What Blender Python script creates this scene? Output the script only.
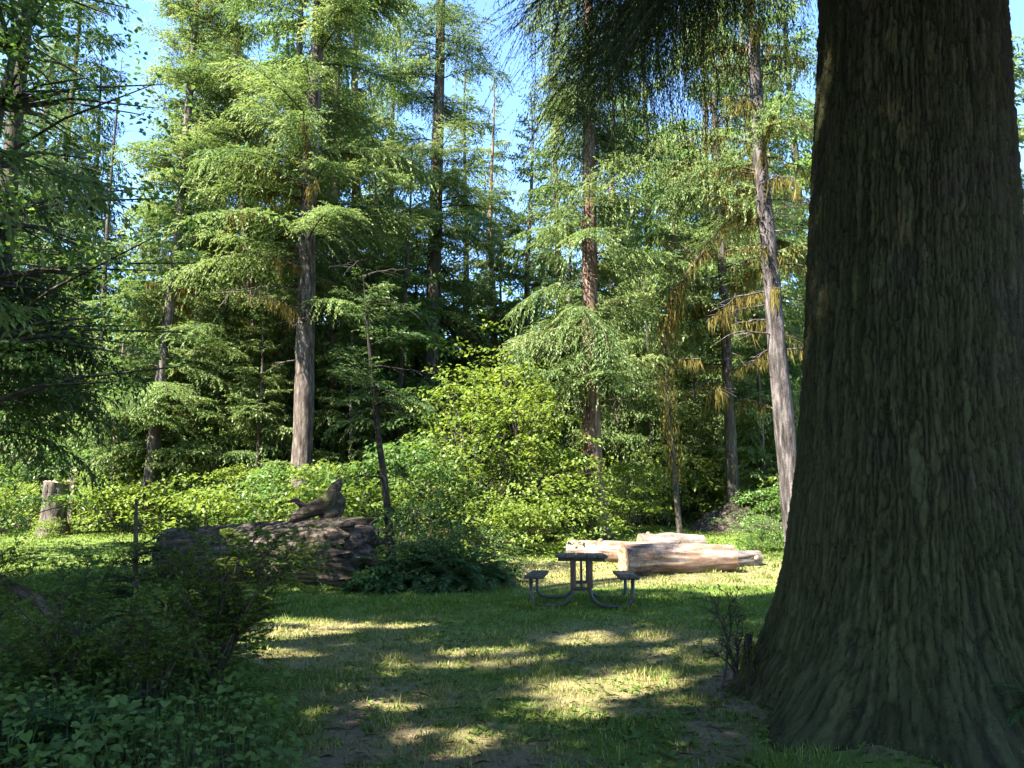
import bpy, math, random
import numpy as np

# ------------------------------------------------------------------ camera, sky, sun, exposure
scene = bpy.context.scene
for o in list(bpy.data.objects):
    bpy.data.objects.remove(o)
W_, H_ = 1024, 768
F = 803.0                      # focal length in pixels
CAM_H = 1.45
PITCH = math.radians(8.9)
cam_d = bpy.data.cameras.new('camera')
cam_d.sensor_width = 36.0
cam_d.lens = F / W_ * 36.0
cam_d.clip_start = 0.05
cam_d.clip_end = 2000.0
cam = bpy.data.objects.new('camera', cam_d)
cam.location = (0, 0, CAM_H)
cam.rotation_euler = (math.pi / 2 + PITCH, 0, 0)
scene.collection.objects.link(cam)
scene.camera = cam

SUN_EL = math.radians(49)
SUN_AZ = np.array([-0.76, -0.65])
SUN_AZ = SUN_AZ / np.linalg.norm(SUN_AZ)
TO = np.array([SUN_AZ[0] * math.cos(SUN_EL), SUN_AZ[1] * math.cos(SUN_EL), math.sin(SUN_EL)])

world = bpy.data.worlds.new('World')
scene.world = world
world.use_nodes = True
wn = world.node_tree
bg = wn.nodes['Background']
sky = wn.nodes.new('ShaderNodeTexSky')
sky.sky_type = 'NISHITA'
sky.sun_disc = False
sky.sun_elevation = SUN_EL
sky.sun_rotation = math.atan2(SUN_AZ[0], SUN_AZ[1])
sky.air_density = 0.85
sky.dust_density = 0.0
sky.ozone_density = 6.0
wn.links.new(sky.outputs[0], bg.inputs[0])
bg.inputs[1].default_value = 0.095

sun_d = bpy.data.lights.new('sun', 'SUN')
sun_d.energy = 4.4
sun_d.angle = math.radians(0.53)
sun_d.color = (1.0, 0.95, 0.86)
sun_o = bpy.data.objects.new('sun', sun_d)
sun_o.location = (-20, -15, 40)
from mathutils import Vector, Matrix
sun_o.rotation_euler = Vector(TO.tolist()).to_track_quat('Z', 'Y').to_euler()
scene.collection.objects.link(sun_o)

vs = scene.view_settings
vs.view_transform = 'Standard'
vs.look = 'None'
vs.exposure = 3.0
vs.gamma = 1.0
vs.use_curve_mapping = False
scene.render.engine = 'CYCLES'
cy = scene.cycles
cy.max_bounces = 8
cy.diffuse_bounces = 6
cy.glossy_bounces = 2
cy.transmission_bounces = 4
cy.transparent_max_bounces = 4
cy.caustics_reflective = False
cy.caustics_refractive = False
cy.use_denoising = True
try:
    cy.denoiser = 'OPENIMAGEDENOISE'
    cy.denoising_prefilter = 'ACCURATE'
except Exception:
    pass
cy.sample_clamp_indirect = 4.0

COL = scene.collection
R = np.random.default_rng

# ------------------------------------------------------------------ projection helpers
_fw = np.array([0, math.cos(PITCH), math.sin(PITCH)])
_up = np.array([0, -math.sin(PITCH), math.cos(PITCH)])


def P(px, py, Y):
    """world point seen at a pixel, at depth Y in front of the camera plane"""
    d = _fw * F + np.array([1.0, 0, 0]) * (px - 512) + _up * (384 - py)
    return np.array([0, 0, CAM_H]) + d * (Y / d[1])


def proj(X):
    X = np.asarray(X, float)
    q = X - np.array([0, 0, CAM_H])
    dep = q @ _fw
    dep = np.where(dep < 0.05, 0.05, dep)
    return 512 + F * q[..., 0] / dep, 384 - F * (q @ _up) / dep, dep


def sstep(a, b, x):
    t = np.clip((x - a) / (b - a), 0, 1)
    return t * t * (3 - 2 * t)


_NL = R(77).random((256, 256))


def vnoise(x, y, seed=0, px=None):
    """smooth value noise; px = period in x cells"""
    x = np.asarray(x, float); y = np.asarray(y, float)
    xi = np.floor(x).astype(int); yi = np.floor(y).astype(int)
    fx = x - xi; fy = y - yi
    fx = fx * fx * (3 - 2 * fx); fy = fy * fy * (3 - 2 * fy)
    x1 = xi + 1
    if px:
        xi = xi % px; x1 = x1 % px
    a = seed * 37; b = seed * 91
    g = lambda i, j: _NL[(i + a) % 256, (j + b) % 256]
    return (g(xi, yi) * (1 - fx) * (1 - fy) + g(x1, yi) * fx * (1 - fy)
            + g(xi, yi + 1) * (1 - fx) * fy + g(x1, yi + 1) * fx * fy)


def fbm(x, y, seed=0, octs=4):
    s = 0; a = 0.5; t = 0
    for k in range(octs):
        s = s + a * vnoise(x * 2 ** k, y * 2 ** k, seed + k); t += a; a *= 0.5
    return s / t


def gz(x, y):
    x = np.asarray(x, float); y = np.asarray(y, float)
    z = 0.8 * sstep(17.5, 29, y) - .10 * np.exp(-((y - 14.8) / 1.5) ** 2) + 0.03 * np.sin(x * 0.8 + 1.3) * np.sin(y * 0.6)
    z = z + 0.05 * (fbm(x * 0.7 + 50, y * 0.7 + 50, 3) - 0.5)
    d = np.hypot(x - 3.38, y - 6.3)
    z = z + 0.16 * np.exp(-(d / 1.9) ** 2)
    z = z + 0.10 * sstep(-1.7, -3.0, x) * sstep(9.5, 7.5, y)
    return z


def gxy(px, Y):
    """ground point whose image column is px at distance Y"""
    x = 0.0
    for _ in range(6):
        z = float(gz(x, Y))
        dep = Y * math.cos(PITCH) + (z - CAM_H) * math.sin(PITCH)
        x = (px - 512) / F * dep
    return np.array([x, Y, float(gz(x, Y))])


# ------------------------------------------------------------------ mesh builder
TEMPL = {
    'needle': (np.array([[0, 0, 0], [.4, .5, .04], [1, 0, -.05], [.4, -.5, .04]], float), np.array([[0, 3, 2, 1]])),
    'leaf': (np.array([[0, 0, 0], [.25, .42, .07], [.6, .38, .07], [1, 0, -.12], [.6, -.38, .07], [.25, -.42, .07],
                       [.3, 0, 0], [.65, 0, -.02]], float),
             np.array([[0, 6, 2, 1], [6, 7, 3, 2], [0, 5, 4, 6], [6, 4, 3, 7]])),
    'heart': (np.array([[0, 0, 0], [-.14, .28, .05], [.1, .5, .09], [.45, .46, .08], [1, 0, -.16],
                        [.45, -.46, .08], [.1, -.5, .09], [-.14, -.28, .05], [.3, 0, .0], [.65, 0, -.05]], float),
              np.array([[0, 8, 2, 1], [8, 9, 3, 2], [9, 9, 4, 3], [0, 7, 6, 8], [8, 6, 5, 9], [9, 5, 4, 9]])),
    'blade': (np.array([[0, .5, 0], [0, -.5, 0], [.55, -.36, .0], [.55, .36, 0], [1, 0, -.12]], float),
              np.array([[0, 1, 2, 3], [3, 2, 4, 4]])),
}


def nrm(v):
    return v / np.maximum(np.linalg.norm(v, axis=-1, keepdims=True), 1e-9)


class MB:
    def __init__(self, origin=(0, 0, 0), filt=None):
        self.v = []; self.f = []; self.t = []; self.n = 0
        self.o = np.array(origin, float); self.filt = filt

    def add(self, v, f, tint=0.5):
        v = np.asarray(v, float); f = np.asarray(f, int)
        self.v.append(v); self.f.append(f + self.n); self.n += len(v)
        self.t.append(np.full(len(f), tint) if np.isscalar(tint) else np.asarray(tint, float))

    def leaves(self, P_, D, N, L, Wd, shape='needle', tint=None):
        n = len(P_)
        if n == 0:
            return
        L = np.broadcast_to(np.asarray(L, float), (n,)); Wd = np.broadcast_to(np.asarray(Wd, float), (n,))
        tint = np.full(n, .5) if tint is None else np.asarray(tint, float)
        if self.filt is not None:
            k = self.filt(P_ + self.o)
            P_, D, N, L, Wd, tint = P_[k], D[k], N[k], L[k], Wd[k], tint[k]
            n = len(P_)
            if n == 0:
                return
        D = nrm(D); S = nrm(np.cross(N, D)); N2 = np.cross(D, S)
        tv, tf = TEMPL[shape]
        k = len(tv)
        v = (P_[:, None, :] + tv[None, :, 0, None] * (D * L[:, None])[:, None, :]
             + tv[None, :, 1, None] * (S * Wd[:, None])[:, None, :]
             + tv[None, :, 2, None] * (N2 * L[:, None])[:, None, :])
        f = tf[None] + (np.arange(n) * k)[:, None, None]
        self.add(v.reshape(-1, 3), f.reshape(-1, 4), np.repeat(tint, len(tf)))

    def tube(self, pts, rad, sides=6, rough=0.0, rng=None, cap=False, tint=0.5, ridges=0):
        pts = np.asarray(pts, float); n = len(pts)
        rad = np.broadcast_to(np.asarray(rad, float), (n,)) if np.ndim(rad) < 2 else rad
        T = np.gradient(pts, axis=0); T = nrm(T)
        ref = np.array([0, 0, 1.0]) if abs(T[:, 2]).mean() < 0.7 else np.array([0, 1.0, 0])
        A = nrm(np.cross(T, ref)); B = np.cross(T, A)
        a = np.linspace(0, 2 * math.pi, sides, endpoint=False)
        rr = rad[:, None] if rad.ndim == 1 else rad
        if rough and rng is not None:
            rr = rr * (1 + rough * (rng.random((n, sides)) - .5))
        v = pts[:, None] + rr[..., None] * (np.cos(a)[None, :, None] * A[:, None] + np.sin(a)[None, :, None] * B[:, None])
        i = np.arange(n - 1)[:, None] * sides; j = np.arange(sides)[None]; j2 = (j + 1) % sides
        f = np.stack([i + j, i + j2, i + sides + j2, i + sides + j], -1).reshape(-1, 4)
        v = v.reshape(-1, 3)
        if cap:
            v = np.vstack([v, pts[0], pts[-1]]); c0, c1 = n * sides, n * sides + 1
            j = np.arange(sides); j2 = (j + 1) % sides
            f = np.vstack([f, np.stack([j2, j, np.full(sides, c0), np.full(sides, c0)], -1),
                           np.stack([(n - 1) * sides + j, (n - 1) * sides + j2, np.full(sides, c1), np.full(sides, c1)], -1)])
        self.add(v, f, tint)

    def box(self, c, s, rot=None, bev=0.004):
        x, y, z = np.array(s, float) / 2
        b = min(bev, x * .4, y * .4, z * .4)
        # chamfered box made of three nested rings in z
        def ring(h, i):
            return [(-x + i, -y, h), (x - i, -y, h), (x, -y + i, h), (x, y - i, h), (x - i, y, h), (-x + i, y, h), (-x, y - i, h), (-x, -y + i, h)]
        def ring2(h, i):
            return [(sx * (abs(px) - (b if abs(px) > 0 else 0)), sy * (abs(py) - b), h) for px, py, h_ in ring(h, i)
                    for sx, sy in [(1 if px >= 0 else -1, 1 if py >= 0 else -1)]]
        v = ring2(-z, b) + ring(-z + b, b) + ring(z - b, b) + ring2(z, b)
        v = np.array(v); f = []
        for k in range(3):
            for q in range(8):
                q2 = (q + 1) % 8
                f.append((k * 8 + q, k * 8 + q2, k * 8 + 8 + q2, k * 8 + 8 + q))
        for base, fl in ((0, True), (24, False)):
            for q in ((0, 1, 2, 3), (0, 3, 4, 7), (7, 4, 5, 6)):
                q = [base + w for w in q]
                f.append(tuple(q[::-1]) if fl else tuple(q))
        if rot is not None:
            v = v @ np.asarray(rot).T
        self.add(v + np.array(c), np.array(f))

    def build(self, name, mat, parent=None, loc=None, smooth=False):
        me = bpy.data.meshes.new(name)
        if self.v:
            v = np.concatenate(self.v); f = np.concatenate(self.f); t = np.concatenate(self.t)
            tri = (f[:, 2] == f[:, 3]) | (f[:, 0] == f[:, 1]) | (f[:, 0] == f[:, 3])
            q = f[~tri]; tr = f[tri]
            if len(tr):
                out = []
                a = np.where((tr[:, 0] == tr[:, 3])[:, None], tr[:, [0, 1, 2]], np.where((tr[:, 0] == tr[:, 1])[:, None], tr[:, [1, 2, 3]], tr[:, [0, 1, 2]]))
                tr = a
            nq, nt = len(q), len(tr)
            me.vertices.add(len(v)); me.vertices.foreach_set('co', v.astype(np.float32).ravel())
            me.loops.add(nq * 4 + nt * 3)
            me.loops.foreach_set('vertex_index', np.concatenate([q.ravel(), tr.ravel()]).astype(np.int32))
            me.polygons.add(nq + nt)
            ls = np.concatenate([np.arange(nq) * 4, nq * 4 + np.arange(nt) * 3]).astype(np.int32)
            me.polygons.foreach_set('loop_start', ls)
            if smooth:
                me.polygons.foreach_set('use_smooth', np.ones(nq + nt, bool))
            at = me.attributes.new('tint', 'FLOAT', 'FACE')
            at.data.foreach_set('value', np.concatenate([t[~tri], t[tri]]).astype(np.float32))
            me.update(calc_edges=True)
            me.validate()
        if mat is not None:
            me.materials.append(mat)
        ob = bpy.data.objects.new(name, me)
        COL.objects.link(ob)
        if parent is not None:
            ob.parent = parent
        if loc is not None:
            ob.location = tuple(float(a) for a in loc)
        return ob


def tag(o, label=None, cat=None, group=None, kind=None):
    if label: o['label'] = label
    if cat: o['category'] = cat
    if group: o['group'] = group
    if kind: o['kind'] = kind
    return o


def empty(name, loc, label, cat, group=None, rz=0.0):
    o = bpy.data.objects.new(name, None)
    o.empty_display_size = 0.2
    COL.objects.link(o)
    o.location = tuple(float(a) for a in loc)
    o.rotation_euler = (0, 0, rz)
    return tag(o, label, cat, group)


def copy_thing(o, loc, rz, label, group=None, sc=1.0):
    c = o.copy(); COL.objects.link(c)
    c.location = tuple(float(a) for a in loc); c.rotation_euler = (0, 0, rz); c.scale = (sc, sc, sc)
    c['label'] = label
    if group: c['group'] = group
    for ch in list(o.children):
        d = ch.copy(); COL.objects.link(d); d.parent = c
        for g in ch.children:
            e = g.copy(); COL.objects.link(e); e.parent = d
    return c


# ------------------------------------------------------------------ materials
def newmat(name):
    m = bpy.data.materials.new(name); m.use_nodes = True
    m.node_tree.nodes.clear()
    return m, m.node_tree.nodes, m.node_tree.links


def ramp(N, cols):
    r = N.new('ShaderNodeValToRGB')
    el = r.color_ramp.elements
    while len(el) < len(cols):
        el.new(0.5)
    for e, (p, c) in zip(el, cols):
        e.position = p; e.color = (c[0], c[1], c[2], 1)
    return r


def noise_node(N, L, vec, scale, detail=4, rough=0.55):
    n = N.new('ShaderNodeTexNoise')
    n.inputs['Scale'].default_value = scale; n.inputs['Detail'].default_value = detail; n.inputs['Roughness'].default_value = rough
    if vec is not None: L.new(vec, n.inputs['Vector'])
    return n


def mth(N, L, op, a, b=None, clamp=False):
    m = N.new('ShaderNodeMath'); m.operation = op; m.use_clamp = clamp
    for i, q in enumerate((a, b)):
        if q is None: continue
        if isinstance(q, (int, float)): m.inputs[i].default_value = q
        else: L.new(q, m.inputs[i])
    return m.outputs[0]


def leaf_mat(name, dark, mid, light, trans=0.35, scale=0.45, gloss=0.06, grough=0.45):
    m, N, L = newmat(name)
    out = N.new('ShaderNodeOutputMaterial')
    geo = N.new('ShaderNodeNewGeometry')
    at = N.new('ShaderNodeAttribute'); at.attribute_name = 'tint'
    n1 = noise_node(N, L, geo.outputs['Position'], scale, 3)
    n2 = noise_node(N, L, geo.outputs['Position'], 6.0, 2)
    f = mth(N, L, 'MULTIPLY', at.outputs['Fac'], 0.55)
    f = mth(N, L, 'ADD', f, mth(N, L, 'MULTIPLY', n1.outputs[0], 0.5))
    f = mth(N, L, 'ADD', f, mth(N, L, 'MULTIPLY', n2.outputs[0], 0.3))
    f = mth(N, L, 'SUBTRACT', f, 0.18, True)
    r = ramp(N, [(0.15, dark), (0.5, mid), (0.9, light)])
    L.new(f, r.inputs[0])
    dif = N.new('ShaderNodeBsdfDiffuse'); L.new(r.outputs[0], dif.inputs[0])
    tr = N.new('ShaderNodeBsdfTranslucent')
    hs = N.new('ShaderNodeHueSaturation'); hs.inputs['Hue'].default_value = 0.485; hs.inputs['Saturation'].default_value = 1.12
    hs.inputs['Value'].default_value = 1.35
    L.new(r.outputs[0], hs.inputs['Color']); L.new(hs.outputs[0], tr.inputs[0])
    mx = N.new('ShaderNodeMixShader'); mx.inputs[0].default_value = trans
    L.new(dif.outputs[0], mx.inputs[1]); L.new(tr.outputs[0], mx.inputs[2])
    gl = N.new('ShaderNodeBsdfGlossy'); gl.inputs['Roughness'].default_value = grough
    gl.inputs['Color'].default_value = (0.8, 0.9, 0.7, 1)
    m2 = N.new('ShaderNodeMixShader'); m2.inputs[0].default_value = gloss
    L.new(mx.outputs[0], m2.inputs[1]); L.new(gl.outputs[0], m2.inputs[2])
    L.new(m2.outputs[0], out.inputs[0])
    return m


def bark_mat(name, dark, mid, light, moss=None, moss_amt=0.5, sxy=9.0, sz=1.6, bump=0.6, fine=40.0, sx=None):
    m, N, L = newmat(name)
    out = N.new('ShaderNodeOutputMaterial')
    pb = N.new('ShaderNodeBsdfPrincipled'); pb.inputs['Roughness'].default_value = 0.92
    pb.inputs['Specular IOR Level'].default_value = 0.15
    tc = N.new('ShaderNodeTexCoord'); mp = N.new('ShaderNodeMapping')
    mp.inputs['Scale'].default_value = (sx or sxy, sxy, sz)
    L.new(tc.outputs['Object'], mp.inputs[0])
    n1 = noise_node(N, L, mp.outputs[0], 1.0, 6, 0.65)
    n2 = noise_node(N, L, tc.outputs['Object'], 1.1, 4)
    n3 = noise_node(N, L, tc.outputs['Object'], fine, 3, 0.7)
    f = mth(N, L, 'ADD', mth(N, L, 'MULTIPLY', n1.outputs[0], 0.75), mth(N, L, 'MULTIPLY', n3.outputs[0], 0.25))
    r = ramp(N, [(0.39, dark), (0.5, mid), (0.61, light)])
    L.new(f, r.inputs[0])
    col = r.outputs[0]
    if moss:
        mx = N.new('ShaderNodeMix'); mx.data_type = 'RGBA'
        fm = ramp(N, [(0.62 - 0.35 * moss_amt, (0, 0, 0)), (0.78 - 0.35 * moss_amt, (1, 1, 1))])
        ff = mth(N, L, 'ADD', mth(N, L, 'MULTIPLY', n2.outputs[0], 0.7), mth(N, L, 'MULTIPLY', n3.outputs[0], 0.3))
        L.new(ff, fm.inputs[0]); L.new(mth(N, L, 'MULTIPLY', fm.outputs[0], 0.85), mx.inputs[0])
        L.new(col, mx.inputs[6]); mx.inputs[7].default_value = (*moss, 1)
        col = mx.outputs[2]
    L.new(col, pb.inputs['Base Color'])
    b = N.new('ShaderNodeBump'); b.inputs['Strength'].default_value = bump; b.inputs['Distance'].default_value = 0.04
    L.new(f, b.inputs['Height']); L.new(b.outputs[0], pb.inputs['Normal'])
    L.new(pb.outputs[0], out.inputs[0])
    return m


M = {}
M['needle_sun'] = leaf_mat('spruce_needles', (.056, .098, .027), (.112, .168, .050), (.198, .234, .084), .46, gloss=.015)
M['needle_grey'] = leaf_mat('hemlock_needles', (.056, .096, .030), (.112, .164, .052), (.198, .232, .088), .46, gloss=.015)
M['needle_far'] = leaf_mat('far_needles', (.056, .110, .028), (.112, .186, .048), (.186, .244, .076), .48, 0.25, gloss=.015)
M['needle_dark'] = leaf_mat('dark_needles', (.022, .040, .014), (.042, .070, .024), (.070, .098, .036), .30, gloss=.015)  # darker copy of the sunlit needles, shade put into the colour
M['needle_mid'] = leaf_mat('shaded_needles', (.032, .060, .018), (.060, .100, .032), (.100, .145, .048), .38, gloss=.015)  # half-dark needle copy, shade mixed into its green
M['maple'] = leaf_mat('maple_leaves', (.070, .118, .020), (.138, .198, .036), (.225, .275, .066), .5, 0.6, .02)
M['alder'] = leaf_mat('alder_leaves', (.045, .095, .020), (.085, .155, .035), (.140, .210, .060), .45, 0.6, .025)
M['dark_leaf'] = leaf_mat('shade_leaves', (.024, .050, .014), (.046, .086, .024), (.080, .130, .040), .42, 0.6, .02)  # leaf green lowered so the colour itself carries shade
M['shrub_leaf'] = leaf_mat('huckleberry_leaves', (.062, .100, .018), (.108, .160, .028), (.160, .210, .046), .48, 0.9, .02)
M['fern'] = leaf_mat('fern_fronds', (.022, .052, .016), (.038, .078, .024), (.065, .115, .038), .35, 0.8, .02)
M['ground_leaf'] = leaf_mat('ground_cover_leaves', (.048, .084, .015), (.090, .140, .024), (.145, .200, .045), .3, 1.2, .03, .5)
M['grass'] = leaf_mat('grass_blades', (.062, .105, .014), (.115, .172, .027), (.310, .270, .105), .35, 0.5, .015, .6)
M['moss'] = leaf_mat('hanging_moss', (.090, .076, .020), (.170, .140, .040), (.260, .220, .078), .45, 0.8, .0)
M['moss_green'] = leaf_mat('green_moss', (.035, .042, .010), (.065, .072, .018), (.110, .112, .034), .25, 0.8, .0)
M['litter'] = leaf_mat('leaf_litter', (.070, .046, .028), (.135, .095, .058), (.220, .165, .100), .15, 1.5, .01)
M['bark_grey'] = bark_mat('grey_bark', (.024, .018, .014), (.080, .062, .049), (.180, .147, .122), (.10, .095, .04), .10, 10, 1.8)
M['bark_red'] = bark_mat('reddish_bark', (.038, .024, .018), (.120, .075, .053), (.230, .155, .112), (.09, .08, .03), .25, 10, 1.6)
M['bark_dark'] = bark_mat('dark_bark', (.020, .017, .014), (.056, .047, .038), (.115, .098, .080), (.06, .065, .022), .35, 10, 1.8)
M['bark_pale'] = bark_mat('pale_bark', (.016, .013, .012), (.056, .047, .043), (.150, .128, .118), (.12, .10, .04), .12, 8, 1.5, .8)
M['bark_black'] = bark_mat('shade_dark_bark', (.010, .009, .007), (.024, .020, .016), (.050, .042, .034), (.03, .035, .012), .3)  # near-black bark: the crooked sapling's shade is put into the colour
M['twig'] = bark_mat('twig_bark', (.030, .022, .016), (.060, .045, .032), (.100, .078, .056), (.06, .065, .02), .3, 20, 8, .3)

# ------------------------------------------------------------------ sun spots set on the lawn; crown leaves that would shade them are dropped
DAPPLES = [(585, 638, 42, 8), (560, 660, 20, 5), (655, 636, 26, 5), (660, 651, 24, 6), (690, 640, 20, 4),
           (600, 690, 58, 13), (650, 683, 56, 11), (590, 712, 50, 9), (392, 691, 50, 8), (345, 696, 26, 8), (400, 706, 40, 7),
           (285, 657, 52, 7), (300, 643, 62, 5), (300, 633, 60, 4), (290, 621, 40, 3), (430, 626, 44, 3), (460, 624, 25, 3),
           (465, 735, 58, 8), (462, 754, 34, 9), (500, 662, 26, 4), (545, 705, 30, 5), (640, 622, 16, 4),
           (345, 625, 30, 3), (465, 651, 28, 5), (520, 648, 20, 3), (250, 665, 40, 5), (320, 712, 22, 8),
           (690, 700, 30, 5), (430, 665, 40, 4), (620, 670, 30, 4)]


def landing(X):
    k = X[:, 2] / TO[2]
    return X[:, 0] - TO[0] * k, X[:, 1] - TO[1] * k


def lit_mask(x, y):
    wob = fbm(x * 1.1 + 9, y * 1.1 + 4, 11) - .5
    wob2 = fbm(x * 3.1 + 9, y * 3.1 + 4, 14) - .5
    # leaves whose shadow would land on the log clearing get dropped
    s = (y + 1.0 * wob > 15.4 + 0.6 * np.sin(x * 0.9)) & (x > .1 + .6 * wob)
    s |= (y > np.where(x < .3, 20.5, 19.0) + 2 * wob)
    px, py, dep = proj(np.stack([x, y, gz(x, y)], -1))
    for cx, cy, rx, ry in DAPPLES:
        d = ((px - cx) / rx) ** 2 + ((py - cy) / ry) ** 2
        s |= (d + 1.5 * wob + 1.4 * wob2 < 1.15) & (y > 2)
    return s


def shade_filter(X):
    x, y = landing(X)
    h = TO[:2] / np.linalg.norm(TO[:2])
    q = np.stack([3.38 - X[:, 0], 6.3 - X[:, 1]], -1)
    along = -(q @ h)
    side = np.abs(q[:, 0] * h[1] - q[:, 1] * h[0])
    zt = X[:, 2] - along * math.tan(SUN_EL)
    on_trunk = (along > .3) & (side < 1.25) & (zt > -.3) & (zt < 6)  # leaves that throw shade on the giant trunk always stay
    return on_trunk | ~lit_mask(x, y)


# ------------------------------------------------------------------ plant generators
def conifer_branch(rng, mb, wood, base, az, L, rise, droop, hang, sp, ll, lw, wood_r, bare=0.12, tl_max=0.95, tint0=0.0, twigs=0):
    n = max(3, int(L * (1 - bare) / sp))
    s = np.linspace(bare, 1.0, n)
    s = np.repeat(s, 2) + rng.normal(0, .4 / n, 2 * n); s = np.clip(s, bare, 1.0)
    side = np.tile([1.0, -1.0], n)
    bend = rng.normal(0, .10) * L
    def axis(s):
        return np.stack([L * s * (1 - .12 * droop * s), bend * s * s, L * (rise * s - droop * s * s)], -1)
    tl = np.clip(L * (.10 + .34 * np.sin(np.pi * np.clip(.18 + .80 * s, 0, 1)) ** .9), .12, tl_max) * rng.uniform(.35, 1.35, 2 * n)
    fa = rng.uniform(.75, 1.25, 2 * n)
    hg = hang * rng.uniform(.2, 2.0, 2 * n)
    d0 = np.stack([np.cos(fa), side * np.sin(fa), rise - 2 * droop * s * .6], -1)
    m = max(2, int(tl_max * 1.2 / (ll * .42)))
    t = (np.arange(m) + .5)[None, :] * (ll * .42)
    ok = t < tl[:, None]
    tt = t / tl[:, None]
    p0 = axis(s)
    Pt = p0[:, None, :] + d0[:, None, :] * t[..., None]
    Pt[..., 2] -= hg[:, None] * (t ** 1.6) * .9
    alt = np.where(np.arange(m) % 2 == 0, 1.0, -1.0)[None, :]
    perp = np.stack([-d0[:, 1], d0[:, 0], np.zeros(2 * n)], -1)
    D = d0[:, None, :] * .9 + perp[:, None, :] * (alt[..., None] * rng.uniform(.3, .8, (2 * n, m, 1)))
    D = D + rng.normal(0, .32, D.shape)
    D[..., 2] -= hg[:, None] * (.5 + 1.2 * tt)
    N = rng.normal(0, .45, D.shape) + np.array([0, 0, 1.0])
    ok = ok & (rng.random(ok.shape) > .06)
    Pt, D, N, tt = Pt[ok], D[ok], N[ok], np.broadcast_to(tt, ok.shape)[ok]
    tint = tint0 + .15 + .55 * tt ** 2 + rng.uniform(0, .35, len(tt)) + rng.normal(0, .2)
    lsz = ll * rng.uniform(.75, 1.3, len(tt))
    ca, sa = math.cos(az), math.sin(az)
    Rm = np.array([[ca, -sa, 0], [sa, ca, 0], [0, 0, 1]])
    mb.leaves(Pt @ Rm.T + base, D @ Rm.T, N @ Rm.T, lsz, lw * rng.uniform(.8, 1.3, len(tt)), 'needle', tint)
    if wood is not None:
        q = axis(np.linspace(0, .96, 6))
        wood.tube(q @ Rm.T + base, np.linspace(wood_r, wood_r * .18, 6), 4)
    if twigs and wood is not None:
        for q_ in range(0, 2 * n, twigs):
            t_ = np.linspace(0, tl[q_], 5)
            w_ = p0[q_] + d0[q_] * t_[:, None]
            w_[:, 2] -= hg[q_] * (t_ ** 1.6) * .9
            wood.tube(w_ @ Rm.T + base, np.linspace(.0035, .0012, 5), 3)
    return axis, Rm


def moss_strands(mb, rng, pts, n, lmin, lmax, w, spread=.04):
    pts = np.asarray(pts)
    i = rng.integers(0, len(pts) - 1, n); f = rng.random((n, 1))
    p = pts[i] * (1 - f) + pts[i + 1] * f + rng.normal(0, spread, (n, 3))
    D = rng.normal(0, .16, (n, 3)); D[:, 2] = -1
    Nn = rng.normal(0, 1, (n, 3)); Nn[:, 2] *= .1
    cl = vnoise(i + f[:, 0] + pts[0, 0] * 7, f[:, 0] * 0 + pts[0, 2] * 5, 3) ** 1.5
    ln = lmin + (lmax - lmin) * rng.random(n) ** 2 * (.3 + 1.4 * cl)
    k = rng.random(n) < .35 + cl
    mb.leaves(p[k], D[k], Nn[k], ln[k], (w * rng.uniform(.4, 1.3, n))[k], 'needle', rng.random(n)[k])


def make_axis(pts_px, Y):
    q = [P(a, b, Y) for a, b in pts_px]
    q.sort(key=lambda c: c[2])
    bx = gxy(pts_px[0][0] if pts_px[0][1] > pts_px[-1][1] else pts_px[-1][0], Y)
    zs = [c[2] for c in q]; xs = [c[0] for c in q]
    if zs[0] > bx[2] + .05:
        zs = [bx[2]] + zs; xs = [xs[0] + (xs[0] - xs[1]) / max(zs[2] - zs[1], .1) * (zs[1] - zs[0]) * .4] + xs
    base = np.array([xs[0], Y, float(gz(xs[0], Y))])
    sl = (xs[-1] - xs[-2]) / (zs[-1] - zs[-2])
    zs.append(60); xs.append(xs[-1] + sl * .5 * (60 - zs[-2]))
    zs = np.array(zs) - base[2]; xs = np.array(xs) - base[0]
    def ax(z):
        z = np.asarray(z, float)
        return np.stack([np.interp(z, zs, xs), .06 * np.sin(z * .31), z], -1)
    return base, ax


def straight_axis(lx=0.0, ly=0.0, wob=.05):
    def ax(z):
        z = np.asarray(z, float)
        return np.stack([lx * z + wob * np.sin(z * .37), ly * z + wob * np.sin(z * .29 + 1), z], -1)
    return ax


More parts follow.
